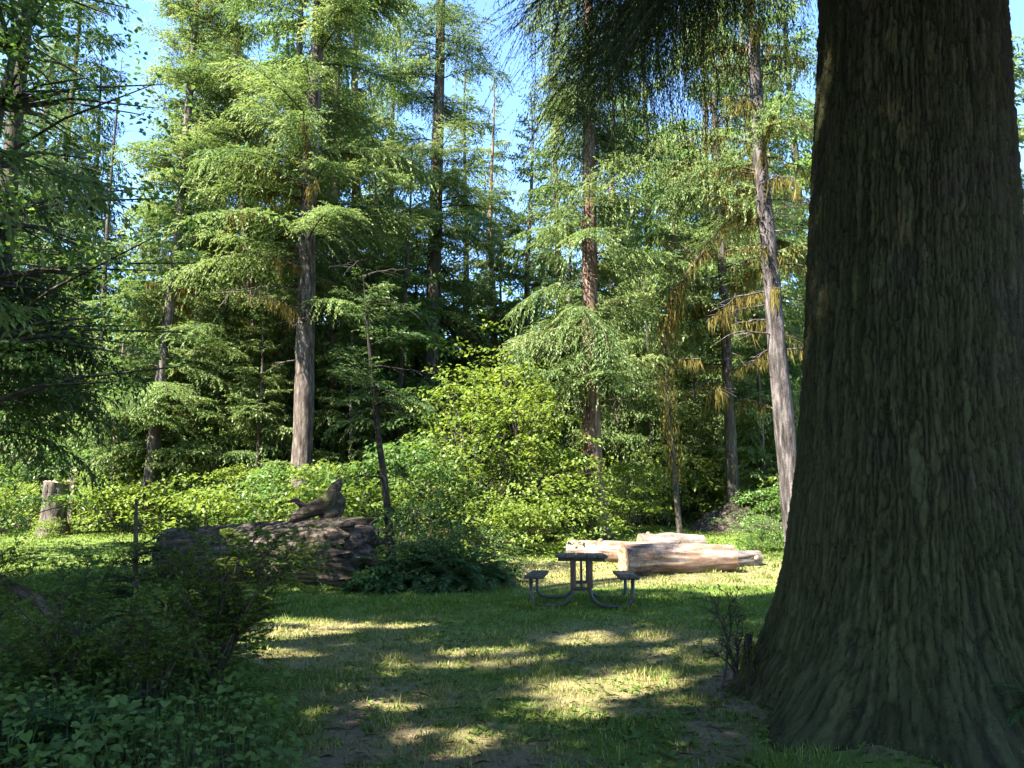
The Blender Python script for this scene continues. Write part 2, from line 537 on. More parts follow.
def conifer(name, label, group, base, ax, H, r0, z0, Lmax, seed, per_m=5.5, droop=.35, rise=.25, hang=.5, sp=.10, ll=.15, lw=.05,
            mat='needle_sun', bark='bark_grey', zvis=99, clear=(), dead=(0, 0, 0), moss=0, moss_mat='moss', filt=None, cat='tree', flare=1.5,
            gap=.0, pw=.75, sides=14, keep=None, tl_max=.95, mossz=None, thin_top=2.0):
    rng = R(seed)
    root = empty(name, base, label, cat, group)
    crown = MB(base, filt); wood = MB(base); mo = MB(base)
    zz = np.concatenate([[-.15, 0, .15, .4, .8, 1.4], np.linspace(2.2, H, max(8, int(H / 1.0)))])
    if H < 3: zz = np.concatenate([[-.1, 0], np.linspace(.05, H, 10)])
    rad = r0 * (1 - np.clip(zz, 0, H) / H) ** .8 + .012
    rad = rad * (1 + (flare - 1) * np.exp(-np.clip(zz, 0, 9) / .45))
    wood.tube(ax(zz), rad, sides, .10, rng)
    z = z0
    while z < H - .3:
        top = z > zvis
        u = (z - z0) / (H - z0)
        L = Lmax * (1 - u) ** pw * (0.55 + .45 * min(1, (z - z0) / 2.5 + .3)) * rng.uniform(.55, 1.12)
        az = rng.uniform(0, 2 * math.pi)
        z += rng.exponential(1.0 / (per_m * (.16 if top else 1.0))) * (1 + u)  # tops out of view are thinned so sun reaches the trees behind
        face = -math.sin(az) > .62
        if any(a < z < b for a, b in clear) and face:
            continue
        if gap and vnoise(az * 1.2 + seed, z * .55, seed % 17) < gap:
            continue
        if keep is not None and not keep(z, az, L):
            continue
        L = max(L, .3)
        b = ax(z)
        k = thin_top if top else 1.0
        axs, Rm = conifer_branch(rng, crown, wood, b, az, L, rise + .5 * u + rng.normal(0, .08), droop * (1 - .4 * u) * rng.uniform(.45, 1.6), hang * rng.uniform(.6, 1.5), sp * k, ll * (1 + .5 * (k - 1)), lw * (1 + .7 * (k - 1)),
                                 max(.008, min(.05, .011 * L)), tl_max=tl_max)
        if moss and rng.random() < moss and (mossz is None or mossz[0] < z < mossz[1]):
            q = axs(np.linspace(.05, .75, 8)) @ Rm.T + b
            moss_strands(mo, rng, q, int(95 * L), .12, .70, .035)
    z1, z2, nd = dead
    for _ in range(nd):
        zq = rng.uniform(z1, z2); az = rng.uniform(0, 2 * math.pi); L = rng.uniform(.5, .75 * Lmax)
        s = np.linspace(0, 1, 7)
        dr = rng.uniform(.1, .6)
        q = np.stack([np.cos(az) * L * s, np.sin(az) * L * s, L * (.12 * s - dr * s * s)], -1) + ax(zq) + rng.normal(0, .03 * L, (7, 3)) * s[:, None]
        wood.tube(q, np.linspace(.03, .008, 7), 4)
        for _k in range(5):
            i = rng.integers(2, 6); l2 = L * rng.uniform(.15, .4)
            a2 = az + rng.choice([-1, 1]) * rng.uniform(.5, 1.1)
            d = np.array([math.cos(a2), math.sin(a2), rng.uniform(-.6, .1)]) * l2
            wood.tube(np.stack([q[i], q[i] + d * .5 + [0, 0, .02], q[i] + d]), [.012, .009, .005], 3)
        if moss and rng.random() < .7:
            moss_strands(mo, rng, q, int(95 * L), .12, .7, .035)
    wood.build('trunk', M[bark], root, smooth=True)
    crown.build('crown', M[mat], root)
    if mo.n:
        mo.build('moss', M[moss_mat], root)['kind'] = 'stuff'
    return root


def leaf_disc(mb, rng, c, r, n, L, shape='leaf', tilt=None, tint0=0.0, flat=.10):
    rr = r * np.sqrt(rng.random(n)); a = rng.uniform(0, 2 * np.pi, n)
    t = rng.normal(0, .22, 3) if tilt is None else tilt
    p = np.stack([rr * np.cos(a), rr * np.sin(a), rng.normal(0, flat * r, n)], -1)
    p[:, 2] += p[:, 0] * t[0] + p[:, 1] * t[1] - .25 * rr * rr / max(r, .01)
    D = np.stack([np.cos(a), np.sin(a), np.full(n, -.25)], -1) + rng.normal(0, .55, (n, 3))
    N = np.array([-t[0], -t[1], 1.0]) + rng.normal(0, .33, (n, 3))
    mb.leaves(p + c, D, N, L * rng.uniform(.65, 1.3, n), L * .8 * rng.uniform(.65, 1.2, n), shape, tint0 + rng.uniform(.1, .9, n))


def broad_shrub(name, label, group, base, H, Rr, seed, ncl=60, per=34, L=.10, mat='maple', bark='bark_dark', stems=6, r0=.03, zlow=.12, disc=(.28, .6),
                cat='shrub', filt=None, dome=1.0, trunk_pts=None, tpart='stem', cpart='foliage'):
    rng = R(seed)
    root = empty(name, base, label, cat, group)
    fo = MB(base, filt); wd = MB(base)
    cents = []
    for _ in range(ncl):
        u = rng.random(); z = H * (zlow + (1 - zlow) * u ** .8)
        prof = math.sin(math.pi * min(1, .22 + .72 * (z / H))) ** .7 * dome
        rr = Rr * prof * math.sqrt(rng.uniform(.12, 1)); a = rng.uniform(0, 2 * math.pi)
        rr *= .5 + 1.0 * vnoise(a * 1.3 + seed, z * .9, seed % 13)
        if rng.random() < .22:
            k_ = rng.uniform(1.1, 1.4); rr *= k_; z *= rng.uniform(1.0, 1.22)
        c = np.array([rr * math.cos(a), rr * math.sin(a), z])
        cents.append(c)
        r = rng.uniform(*disc)
        leaf_disc(fo, rng, c, r, int(per * (r / disc[1]) ** 1.5) + 5, L, tint0=rng.uniform(-.2, .3))
    s = np.linspace(0, 1, 7)[:, None]
    for k in range(stems):
        c = cents[rng.integers(0, len(cents))] * np.array([1, 1, 1.0])
        b = np.array([rng.normal(0, .08 * Rr), rng.normal(0, .08 * Rr), -.05])
        mid = np.array([c[0] * .35, c[1] * .35, c[2] * .75])
        q = (1 - s) ** 2 * b + 2 * s * (1 - s) * mid + s * s * c
        wd.tube(q + rng.normal(0, .015 * H, q.shape) * s * (1 - s) * 4, np.linspace(r0, r0 * .3, 7), 5)
    for c in cents:
        if trunk_pts is None and rng.random() < .6:
            a = np.array([c[0] * .45, c[1] * .45, c[2] * .7])
            q = np.stack([a, (a + c) / 2 + [0, 0, .06 * H], c])
            wd.tube(q, [r0 * .4, r0 * .28, r0 * .15], 3)
    if trunk_pts is not None:
        tp = np.asarray(trunk_pts[0]); wd.tube(tp, trunk_pts[1], 10, .1, rng)
        for c in cents:
            if rng.random() < .35:
                i = np.argmin(abs(tp[:, 2] - (c[2] - .25 * np.hypot(c[0], c[1]))))
                q = np.stack([tp[i], tp[i] * .55 + c * .45 + [0, 0, .2], c])
                wd.tube(q, [.05, .03, .012], 4)
    wd.build(tpart, M[bark], root, smooth=True)
    fo.build(cpart, M[mat], root)
    return root


def fern(name, label, group, base, seed, nf=18, L=.9, mat='fern', rz=0):
    rng = R(seed)
    root = empty(name, base, label, 'fern', group, rz)
    fr = MB(base); st = MB(base)
    for k in range(nf):
        az = 2 * math.pi * k / nf + rng.normal(0, .25); l = L * rng.uniform(.6, 1.15)
        el = rng.uniform(.7, 1.25)
        s = np.linspace(.05, 1, 26)
        ang = el - 1.5 * s
        dx = np.cumsum(np.cos(ang)) * l / 26; dz = np.cumsum(np.sin(ang)) * l / 26
        ca, sa = math.cos(az), math.sin(az)
        q = np.stack([dx * ca, dx * sa, dz + .03], -1)
        st.tube(q[::5], np.linspace(.006, .002, len(q[::5])), 3)
        T = np.stack([np.cos(ang) * ca, np.cos(ang) * sa, np.sin(ang)], -1)
        S = np.array([-sa, ca, 0.0])
        U = np.cross(T, S)
        w = .13 * L * np.sin(np.pi * np.clip(s * .86 + .14, 0, 1)) ** .6 + .01
        for sg in (1, -1):
            D = S * sg + .35 * T + rng.normal(0, .08, T.shape) - U * .25 * 0
            D[:, 2] -= .2
            fr.leaves(q, D, U + rng.normal(0, .12, U.shape), w, np.full(26, .034 * L), 'needle', rng.uniform(.1, .8, 26) + .1)
    st.build('stem', M['twig'], root)
    fr.build('frond', M[mat], root)
    return root


def twig_shrub(name, label, group, base, seed, stems, leafL=.03, nleaf=1.0, mat='dark_leaf', cat='shrub', sub=9, lshape='leaf', spread=.55, r0=.012, bark='twig'):
    """bare stems that fork into twigs with small leaves; stems = list of end points relative to the base"""
    rng = R(seed)
    root = empty(name, base, label, cat, group)
    wd = MB(base); fo = MB(base)
    s = np.linspace(0, 1, 10)[:, None]
    for e in stems:
        e = np.array(e, float); ln = np.linalg.norm(e)
        b = np.array([rng.normal(0, .05), rng.normal(0, .05), -.04])
        mid = np.array([e[0] * .25, e[1] * .25, e[2] * .62])
        q = (1 - s) ** 2 * b + 2 * s * (1 - s) * mid + s * s * e + rng.normal(0, .012, (10, 3)) * s
        wd.tube(q, np.linspace(r0, r0 * .25, 10), 5)
        for k in range(sub):
            i = rng.integers(3, 10); t = nrm((q[i] - q[i - 1])[None])[0]
            d = nrm((t + rng.normal(0, spread, 3) + [0, 0, -.05])[None])[0] * ln * rng.uniform(.15, .38)
            w = q[i] + d * s[::2] + np.array([0, 0, -.18 * np.linalg.norm(d)]) * (s[::2] ** 2)
            wd.tube(w, np.linspace(r0 * .35, r0 * .12, 5), 3)
            for k2 in range(4):
                j = rng.integers(1, 5)
                d2 = nrm((nrm(d[None])[0] + rng.normal(0, .6, 3))[None])[0] * ln * rng.uniform(.07, .18)
                d2[2] *= .5
                w2 = w[j] + d2 * s[::3]
                wd.tube(w2, np.linspace(r0 * .18, r0 * .08, len(w2)), 3)
                n = max(0, int(nleaf * np.linalg.norm(d2) / (leafL * .45)))
                if n:
                    f = rng.random((n, 1)); p = w[j] + d2 * f
                    sd = np.cross(nrm(d2[None])[0], [0, 0, 1.0])
                    D = nrm(d2[None]) * .6 + sd * rng.choice([-1, 1], (n, 1)) + rng.normal(0, .2, (n, 3))
                    fo.leaves(p, D, np.array([0, 0, 1.0]) + rng.normal(0, .35, (n, 3)), leafL * rng.uniform(.7, 1.3, n), leafL * .6, lshape, rng.random(n))
    wd.build('stem', M[bark], root)
    if fo.n:
        fo.build('foliage', M[mat], root)
    return root


# ------------------------------------------------------------------ ground: one sheet to the horizon
DRY = [(600, 640, 90, 12), (390, 695, 80, 20), (640, 655, 90, 14), (650, 690, 110, 18), (290, 655, 75, 14), (440, 655, 110, 14),
       (470, 745, 80, 22), (350, 660, 60, 10), (560, 690, 50, 12), (300, 628, 70, 6), (500, 660, 80, 10)]
DIRT = [(335, 760, 45, 26), (350, 725, 26, 22), (385, 702, 30, 7), (440, 765, 40, 14), (715, 740, 40, 40), (520, 765, 90, 12), (410, 735, 20, 12)]


def soft(px, py, lst, w):
    r = np.zeros_like(px)
    for cx, cy, rx, ry in lst:
        r = np.maximum(r, np.exp(-(((px - cx) / rx) ** 2 + ((py - cy) / ry) ** 2) * w))
    return r


def ground_fields(x, y):
    z = gz(x, y)
    px, py, dep = proj(np.stack([x, y, z], -1))
    near = (y > 2.0) & (dep > 1)
    dry = np.where(near, soft(px, py, DRY, .8), 0) * .9
    dry = dry + .6 * sstep(.50, .68, fbm(x * .55 + 31, y * .55 + 7, 5)) * sstep(12.5, 9.5, y)
    dry = dry + 1.0 * sstep(15.6, 16.6, y) * sstep(22.5, 20, y) * sstep(-2.5, -.5, x) * (.45 + .6 * fbm(x * .8, y * .8, 8))
    dry = dry + .25 * fbm(x * 2, y * 2, 21) * sstep(13, 10, y)
    dirt = np.where(near, soft(px, py, DIRT, .9), 0)
    d = np.hypot(x - 3.38, y - 6.3)
    dirt = np.maximum(dirt, sstep(2.3, 1.5, d))
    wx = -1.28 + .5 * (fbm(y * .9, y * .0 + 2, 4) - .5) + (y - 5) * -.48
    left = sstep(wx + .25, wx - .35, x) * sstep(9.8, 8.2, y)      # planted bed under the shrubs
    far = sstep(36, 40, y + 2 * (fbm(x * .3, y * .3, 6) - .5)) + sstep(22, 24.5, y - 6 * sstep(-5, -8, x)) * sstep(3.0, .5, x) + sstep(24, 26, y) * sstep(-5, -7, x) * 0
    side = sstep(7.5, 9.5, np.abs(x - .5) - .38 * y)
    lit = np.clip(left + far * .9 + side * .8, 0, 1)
    return np.clip(dry, 0, 1), np.clip(dirt, 0, 1), lit


def build_ground():
    xs = np.concatenate([[-600, -300, -150, -80, -50, -34, -24, -18, -14], np.arange(-11, 11.01, .12), [14, 18, 24, 34, 50, 80, 150, 300, 600]])
    ys = np.concatenate([[-300, -120, -60, -30, -16, -8, -3, 0], np.arange(2, 24, .12), np.arange(24, 46, .6), [48, 54, 62, 75, 100, 160, 300, 700]])
    X, Y = np.meshgrid(xs, ys)
    Z = gz(X, Y)
    fine = (np.abs(X) < 11) & (Y > 2) & (Y < 24)
    Z = Z + fine * .018 * (fbm(X * 2.3, Y * 2.3, 9) - .5)
    nx, ny = len(xs), len(ys)
    i = np.arange(ny - 1)[:, None] * nx; j = np.arange(nx - 1)[None]
    f = np.stack([i + j, i + j + 1, i + nx + j + 1, i + nx + j], -1).reshape(-1, 4)
    mb = MB(); mb.add(np.stack([X, Y, Z], -1).reshape(-1, 3), f)
    m, N, L = newmat('forest_lawn')
    out = N.new('ShaderNodeOutputMaterial'); pb = N.new('ShaderNodeBsdfPrincipled')
    pb.inputs['Roughness'].default_value = .95; pb.inputs['Specular IOR Level'].default_value = .1
    geo = N.new('ShaderNodeNewGeometry')
    at = N.new('ShaderNodeAttribute'); at.attribute_name = 'soil'
    sep = N.new('ShaderNodeSeparateColor'); L.new(at.outputs['Color'], sep.inputs[0])
    n1 = noise_node(N, L, geo.outputs['Position'], 2.2, 5, .65); n2 = noise_node(N, L, geo.outputs['Position'], 30, 4, .7)
    n3 = noise_node(N, L, geo.outputs['Position'], 9, 4, .6)
    mixn = mth(N, L, 'ADD', mth(N, L, 'MULTIPLY', n1.outputs[0], .5), mth(N, L, 'MULTIPLY', n2.outputs[0], .5))
    g = ramp(N, [(.3, (.046, .072, .013)), (.5, (.086, .122, .024)), (.72, (.140, .165, .046))]); L.new(mixn, g.inputs[0])
    dr = ramp(N, [(.3, (.085, .075, .030)), (.5, (.160, .132, .062)), (.7, (.240, .195, .105))]); L.new(mixn, dr.inputs[0])
    di = ramp(N, [(.3, (.075, .054, .032)), (.5, (.155, .115, .070)), (.72, (.235, .180, .115))]); L.new(mixn, di.inputs[0])
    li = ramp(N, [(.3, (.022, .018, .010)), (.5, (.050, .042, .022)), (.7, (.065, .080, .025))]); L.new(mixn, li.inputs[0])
    col = g.outputs[0]
    for k, (rp, amp) in enumerate(((dr, .9), (di, 1.0), (li, 1.0))):
        mx = N.new('ShaderNodeMix'); mx.data_type = 'RGBA'
        w = mth(N, L, 'ADD', sep.outputs[k], mth(N, L, 'MULTIPLY', mth(N, L, 'SUBTRACT', n3.outputs[0], .5), .9))
        w = ramp_f(N, L, w, .25, .75)
        w2 = mth(N, L, 'MULTIPLY', w, amp)
        L.new(w2, mx.inputs[0]); L.new(col, mx.inputs[6]); L.new(rp.outputs[0], mx.inputs[7]); col = mx.outputs[2]
    L.new(col, pb.inputs['Base Color'])
    b = N.new('ShaderNodeBump'); b.inputs['Strength'].default_value = .7; b.inputs['Distance'].default_value = .03
    L.new(mixn, b.inputs['Height']); L.new(b.outputs[0], pb.inputs['Normal'])
    L.new(pb.outputs[0], out.inputs[0])
    ob = mb.build('ground', m, smooth=True)
    d, t, l = ground_fields(X.ravel(), Y.ravel())
    ca = ob.data.attributes.new('soil', 'FLOAT_COLOR', 'POINT')
    ca.data.foreach_set('color', np.stack([d, t, l, np.ones_like(d)], -1).astype(np.float32).ravel())
    tag(ob, 'patchy green and tan lawn with a worn dirt track under tall trees', 'ground', kind='structure')


def ramp_f(N, L, x, a, b):
    m = N.new('ShaderNodeMapRange'); m.interpolation_type = 'SMOOTHSTEP'
    m.inputs['From Min'].default_value = a; m.inputs['From Max'].default_value = b
    L.new(x, m.inputs['Value'])
    return m.outputs['Result']


build_ground()


def build_grass():
    rng = R(5)
    mb = MB()
    def band(y0, y1, dens, hh, ww, shape):
        n = int((y1 - y0) * (1.36 * (y0 + y1) / 2 + 2.5) * dens)
        y = rng.uniform(y0, y1, n); x = (rng.random(n) - .5) * (1.36 * y + 2.5)
        dry, dirt, lit = ground_fields(x, y)
        cl = fbm(x * 3.5, y * 3.5, 17)
        keep = rng.random(n) < (1 - .7 * dirt) * (1 - lit) * (.3 + 1.3 * sstep(.3, .65, cl)) * (1 - .15 * dry)
        x, y, dry, cl = x[keep], y[keep], dry[keep], cl[keep]
        n = len(x)
        p = np.stack([x, y, gz(x, y) - .004], -1)
        a = rng.uniform(0, 2 * np.pi, n); lean = rng.uniform(.15, 1.1, n)
        D = np.stack([np.cos(a) * lean, np.sin(a) * lean, np.ones(n)], -1)
        Nn = np.stack([-np.cos(a), -np.sin(a), lean], -1)
        h = hh * rng.uniform(.45, 1.35, n) * (.5 + .9 * cl + 1.1 * sstep(.62, .78, cl)) * (1 - .25 * dry)
        tint = np.where(rng.random(n) < .06 + .8 * dry, rng.uniform(.75, 1.35, n), rng.uniform(-.1, .55, n))
        mb.leaves(p, D, Nn, h, ww * rng.uniform(.7, 1.4, n), shape, tint)
    band(2.9, 5, 2600, .055, .0055, 'needle')
    band(5, 8, 2100, .055, .007, 'needle')
    band(8, 12, 1100, .055, .011, 'needle')
    band(12, 19, 520, .06, .018, 'needle')
    band(19, 34, 130, .08, .035, 'needle')
    ob = mb.build('grass', M['grass'])
    tag(ob, 'short patchy green and straw coloured grass of the picnic lawn', 'grass', kind='stuff')
    # low weeds among the grass
    mb = MB()
    n = 5200
    y = rng.uniform(3.2, 11, n); x = (rng.random(n) - .5) * (1.36 * y + 1)
    dry, dirt, lit = ground_fields(x, y)
    k = (rng.random(n) < (1 - dirt * .8) * (1 - lit)) & (fbm(x * 1.2 + 3, y * 1.2, 23) > .5)
    x, y = x[k], y[k]; n = len(x)
    for q in range(4):
        a = rng.uniform(0, 2 * np.pi, n)
        p = np.stack([x, y, gz(x, y) + .008], -1)
        D = np.stack([np.cos(a), np.sin(a), rng.uniform(.1, .7, n)], -1)
        mb.leaves(p, D, np.array([0, 0, 1.0]) + rng.normal(0, .2, (n, 3)), rng.uniform(.03, .075, n), rng.uniform(.018, .035, n), 'leaf', rng.random(n))
    tag(mb.build('lawn_weeds', M['ground_leaf']), 'small broad leaved weeds scattered through the lawn', 'weeds', kind='stuff')
    mb = MB()
    n = 19000
    y = rng.uniform(3.0, 13, n); x = (rng.random(n) - .5) * (1.36 * y + 1)
    dry, dirt, lit = ground_fields(x, y)
    k = rng.random(n) < np.clip(.15 + 1.6 * dirt + .35 * dry + .8 * lit, 0, 1) * (6.0 / y) ** 1.0
    x, y = x[k], y[k]; n = len(x)
    a = rng.uniform(0, 2 * np.pi, n)
    p = np.stack([x, y, gz(x, y) + .008], -1)
    D = np.stack([np.cos(a), np.sin(a), rng.normal(.05, .15, n)], -1)
    tw = rng.random(n) < .15
    mb.leaves(p, D, np.array([0, 0, 1.0]) + rng.normal(0, .3, (n, 3)), np.where(tw, rng.uniform(.05, .16, n), rng.uniform(.02, .05, n)), np.where(tw, .006, rng.uniform(.012, .03, n)), 'leaf', rng.random(n))
    tag(mb.build('leaf_litter', M['litter']), 'dry brown leaves and twig bits on the worn ground', 'leaf litter', kind='stuff')


build_grass()

# ------------------------------------------------------------------ the giant foreground tree
def build_giant():
    Y = 6.3
    rows = [(0, 815, 1008), (100, 811, 1014), (200, 806, 1021), (300, 802, 1027), (400, 797, 1033), (500, 789, 1044), (560, 782, 1053), (600, 775, 1062),
            (650, 763, 1078), (690, 746, 1098), (720, 731, 1115), (760, 708, 1140)]
    cz, cr, cx = [], [], []
    for py, lx, rx in rows:
        a = P(lx, py, Y); c = P(rx, py, Y)
        al = math.atan2(a[0], Y); ar = math.atan2(c[0], Y); mid = (al + ar) / 2
        cx.append(Y * math.tan(mid)); cr.append(Y / math.cos(mid) * math.sin((ar - al) / 2)); cz.append(a[2])
    o = np.argsort(cz); cz = np.array(cz)[o]; cr = np.array(cr)[o] * .995; cx = np.array(cx)[o]
    cz = np.append(cz, [10, 20, 30, 40]); cr = np.append(cr, [.66, .5, .3, .05]); sl = (cx[-1] - cx[-3]) / (cz[len(cx) - 1] - cz[len(cx) - 3])
    cx = np.append(cx, [cx[-1] + sl * .4 * (q - cz[len(cx) - 1]) for q in (10, 20, 30, 40)])
    base = np.array([np.interp(.1, cz, cx), Y, 0.0])
    root = empty('giant_spruce', base, 'huge mossy furrowed spruce trunk in shade filling the right of the view', 'tree')
    z = np.concatenate([np.arange(-.25, 5.9, .0125), np.arange(5.95, 9, .05), np.arange(9.2, 40, .5)])
    NT = 760
    th = np.linspace(0, 2 * np.pi, NT, endpoint=False)
    TH, ZZ = np.meshgrid(th, z)
    r = np.interp(z, cz, cr)
    from_ground = np.clip(z, 0, 9)
    rr = r[:, None] * np.ones_like(TH)
    # root lobes
    lobe = .5 + .5 * np.cos(TH * 8 + 1.2 + 1.1 * np.sin(TH * 3))
    rr = rr * (1 + .26 * (lobe - .4) * np.exp(-from_ground / .5)[:, None])
    rr = rr * (1 + .50 * np.clip(-np.sin(TH), 0, 1) ** .8 * np.exp(-from_ground / .55)[:, None])
    rr = rr * (1 + .025 * np.cos(TH * 3 + .5 + ZZ * .15) + .02 * (fbm(TH * 8 / np.pi + 3, ZZ * .6, 2) - .5))
    # interlaced bark plates: stretched cells, periodic round the trunk
    def cells(uc, vc, per, seed):
        rg = R(seed); J = rg.random((per, 512, 2)); Hc = rg.random((per, 512))
        ui = np.floor(uc).astype(int); vi = np.floor(vc).astype(int)
        f1 = np.full(uc.shape, 9.0); f2 = np.full(uc.shape, 9.0); hc = np.zeros(uc.shape)
        for du in (-1, 0, 1):
            for dv in (-1, 0, 1):
                a_ = (ui + du) % per; b_ = (vi + dv) % 512
                d = np.hypot(ui + du + J[a_, b_, 0] - uc, vi + dv + J[a_, b_, 1] - vc)
                nearer = d < f1
                f2 = np.where(nearer, f1, np.minimum(f2, d)); hc = np.where(nearer, Hc[a_, b_], hc); f1 = np.where(nearer, d, f1)
        return f2 - f1, hc
    per = 136
    u = TH / (2 * np.pi) * per
    warp = (vnoise(u * .5, ZZ * 1.6, 31, per // 2) - .5) * 1.1 + (vnoise(u * 2, ZZ * 9.0, 37, per * 2) - .5) * .45 + (vnoise(u * 4, ZZ * 30.0, 38, per * 4) - .5) * .2
    e1, h1 = cells(u + warp * 1.3, ZZ * 1.7 + (vnoise(u * 1, ZZ * 8, 33, per) - .5) * 1.0 + 40, per, 71)
    e2, h2 = cells(u * 2 + warp * 2, ZZ * 7.0 + 40, per * 2, 72)
    n3 = .55 * vnoise(u * 8.0, ZZ * 26.0, 7, per * 8) + .45 * vnoise(u * 7.0, ZZ * 70.0, 9, per * 7)
    fur = 1 - sstep(0, .34, e1); fur2 = 1 - sstep(0, .30, e2)
    h = -.022 * fur - .009 * fur2 * (1 - fur) + .016 * (h1 - .5) + .008 * (h2 - .5) + .012 * (n3 - .5)
    low = np.exp(-from_ground / .6)[:, None]
    h = h * (1 - .45 * low) + low * (.10 * (fbm(u * .5, ZZ * 5, 12) - .5) + .05 * (vnoise(u * .8, ZZ * 13, 15) - .5))
    rr = rr + h * np.clip(rr / .6, .3, 1)
    X = np.interp(z, cz, cx)[:, None] - base[0] + rr * np.cos(TH)
    V = np.stack([X, rr * np.sin(TH), ZZ], -1).reshape(-1, 3)
    i = np.arange(len(z) - 1)[:, None] * NT; j = np.arange(NT)[None]; j2 = (j + 1) % NT
    f = np.stack([i + j, i + j2, i + NT + j2, i + NT + j], -1).reshape(-1, 4)
    mb = MB(); mb.add(V, f)
    m, N, L = newmat('giant_bark')
    out = N.new('ShaderNodeOutputMaterial'); pb = N.new('ShaderNodeBsdfPrincipled'); pb.inputs['Roughness'].default_value = .95
    pb.inputs['Specular IOR Level'].default_value = .12
    at = N.new('ShaderNodeAttribute'); at.attribute_name = 'bark'
    sep = N.new('ShaderNodeSeparateColor'); L.new(at.outputs['Color'], sep.inputs[0])
    tc = N.new('ShaderNodeTexCoord')
    nf = noise_node(N, L, tc.outputs['Object'], 55, 5, .7); nb = noise_node(N, L, tc.outputs['Object'], 1.6, 4, .6)
    f1 = mth(N, L, 'ADD', mth(N, L, 'MULTIPLY', sep.outputs[0], .65), mth(N, L, 'MULTIPLY', nf.outputs[0], .35))
    r1 = ramp(N, [(.15, (.017, .014, .009)), (.55, (.050, .041, .028)), (.85, (.096, .082, .060))]); L.new(f1, r1.inputs[0])
    r2 = ramp(N, [(.15, (.016, .016, .007)), (.55, (.048, .050, .018)), (.85, (.084, .088, .032))]); L.new(f1, r2.inputs[0])
    mo = mth(N, L, 'ADD', mth(N, L, 'MULTIPLY', nb.outputs[0], .9), mth(N, L, 'MULTIPLY', sep.outputs[1], .55))
    mo = ramp_f(N, L, mth(N, L, 'ADD', mo, mth(N, L, 'MULTIPLY', nf.outputs[0], .25)), .50, .82)
    mx = N.new('ShaderNodeMix'); mx.data_type = 'RGBA'
    L.new(mth(N, L, 'MULTIPLY', mo, .85), mx.inputs[0]); L.new(r1.outputs[0], mx.inputs[6]); L.new(r2.outputs[0], mx.inputs[7])
    L.new(mx.outputs[2], pb.inputs['Base Color'])
    b = N.new('ShaderNodeBump'); b.inputs['Strength'].default_value = .9; b.inputs['Distance'].default_value = .02
    L.new(nf.outputs[0], b.inputs['Height']); L.new(b.outputs[0], pb.inputs['Normal'])
    L.new(pb.outputs[0], out.inputs[0])
    ob = mb.build('trunk', m, root, smooth=True)
    hgt = np.clip(.62 - .46 * fur - .16 * fur2 + .30 * (n3 - .5) + .30 * (h1 - .5) + .22 * (h2 - .5), 0, 1)
    mossw = np.exp(-from_ground / 1.1)[:, None] * .9 + .25 * np.clip(-np.cos(TH - .5), 0, 1)
    ca = ob.data.attributes.new('bark', 'FLOAT_COLOR', 'POINT')
    ca.data.foreach_set('color', np.stack([hgt, mossw, hgt, np.ones_like(hgt)], -1).astype(np.float32).ravel())
    # moss tufts on the flare
    rng = R(8)
    mo = MB(base)
    k = rng.integers(0, len(z), 130000); q = rng.integers(0, NT, 130000)
    pr = np.exp(-np.clip(z[k], 0, 9) / .7) * .95 + .03
    ok = (rng.random(130000) < pr) & (z[k] < 5.6) & (vnoise(th[q] * 5, z[k] * 3, 3) > .35)
    k, q = k[ok], q[ok]
    Vp = V.reshape(len(z), NT, 3)[k, q]
    n = len(Vp)
    nr = np.stack([np.cos(th[q]), np.sin(th[q]), np.full(n, .15)], -1)
    D = nr * .5 + rng.normal(0, .5, (n, 3)); D[:, 2] -= .35
    mo.leaves(Vp - nr * .004, D, nr + rng.normal(0, .4, (n, 3)), rng.uniform(.014, .045, n), rng.uniform(.004, .010, n), 'needle', rng.random(n) * .5)
    mo.build('moss', M['moss_green'], root)
    # crown: long drooping limbs, in shade overhead
    cr_ = MB(base, shade_filter); wd = MB(base)
    cxf = lambda zz: np.array([np.interp(zz, cz, cx) - base[0], 0, zz])
    rng = R(21)
    def limb(zb, tgt, hang, droop=.5, sp=.026, ll=.055, lw=.009):
        b = cxf(zb); d = np.array(tgt) - (b + base)
        az = math.atan2(d[1], d[0]); L_ = math.hypot(d[0], d[1])
        rise = (d[2] / L_) + droop
        conifer_branch(rng, cr_, wd, b, az, L_, rise, droop, hang, sp, ll, lw, .05, bare=.25, tl_max=1.25, tint0=-.15, twigs=3)
    for px, py, Yt, zb in [(596, 60, 8.6, 8.2), (560, 20, 8.0, 8.6), (628, 70, 9.2, 8.0), (520, -30, 7.4, 9.0), (585, -20, 9.4, 9.2), (650, 30, 7.6, 8.2),
                           (612, 10, 7.0, 8.4), (575, 95, 9.8, 8.3), (745, -30, 9.5, 8.6), (660, -30, 10.5, 8.8), (600, 100, 8.0, 8.0), (575, 60, 9.0, 8.4), (630, 20, 8.4, 8.6), (590, 130, 9.6, 8.0), (610, -20, 8.8, 9.0), (555, 60, 8.8, 8.6), (640, 60, 9.8, 8.2),
                           (710, -50, 7.4, 8.6), (480, -80, 8.4, 9.6), (640, 90, 10.6, 8.4)]:
        limb(zb, P(px, py, Yt), rng.uniform(.45, 1.0))
    z_ = 9.5
    while z_ < 38:
        az = rng.uniform(0, 2 * np.pi); L_ = 5.2 * (1 - (z_ - 9) / 31) ** .7 * rng.uniform(.7, 1.1)
        fine = z_ < 15
        conifer_branch(rng, cr_, wd, cxf(z_), az, L_, .15, .35, .9, .05 if fine else .17, .085 if fine else .24, .016 if fine else .085, .05, tl_max=1.3, twigs=5 if fine else 0)
        z_ += .22
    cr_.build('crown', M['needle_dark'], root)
    wd.build('branch', M['bark_dark'], root)


build_giant()

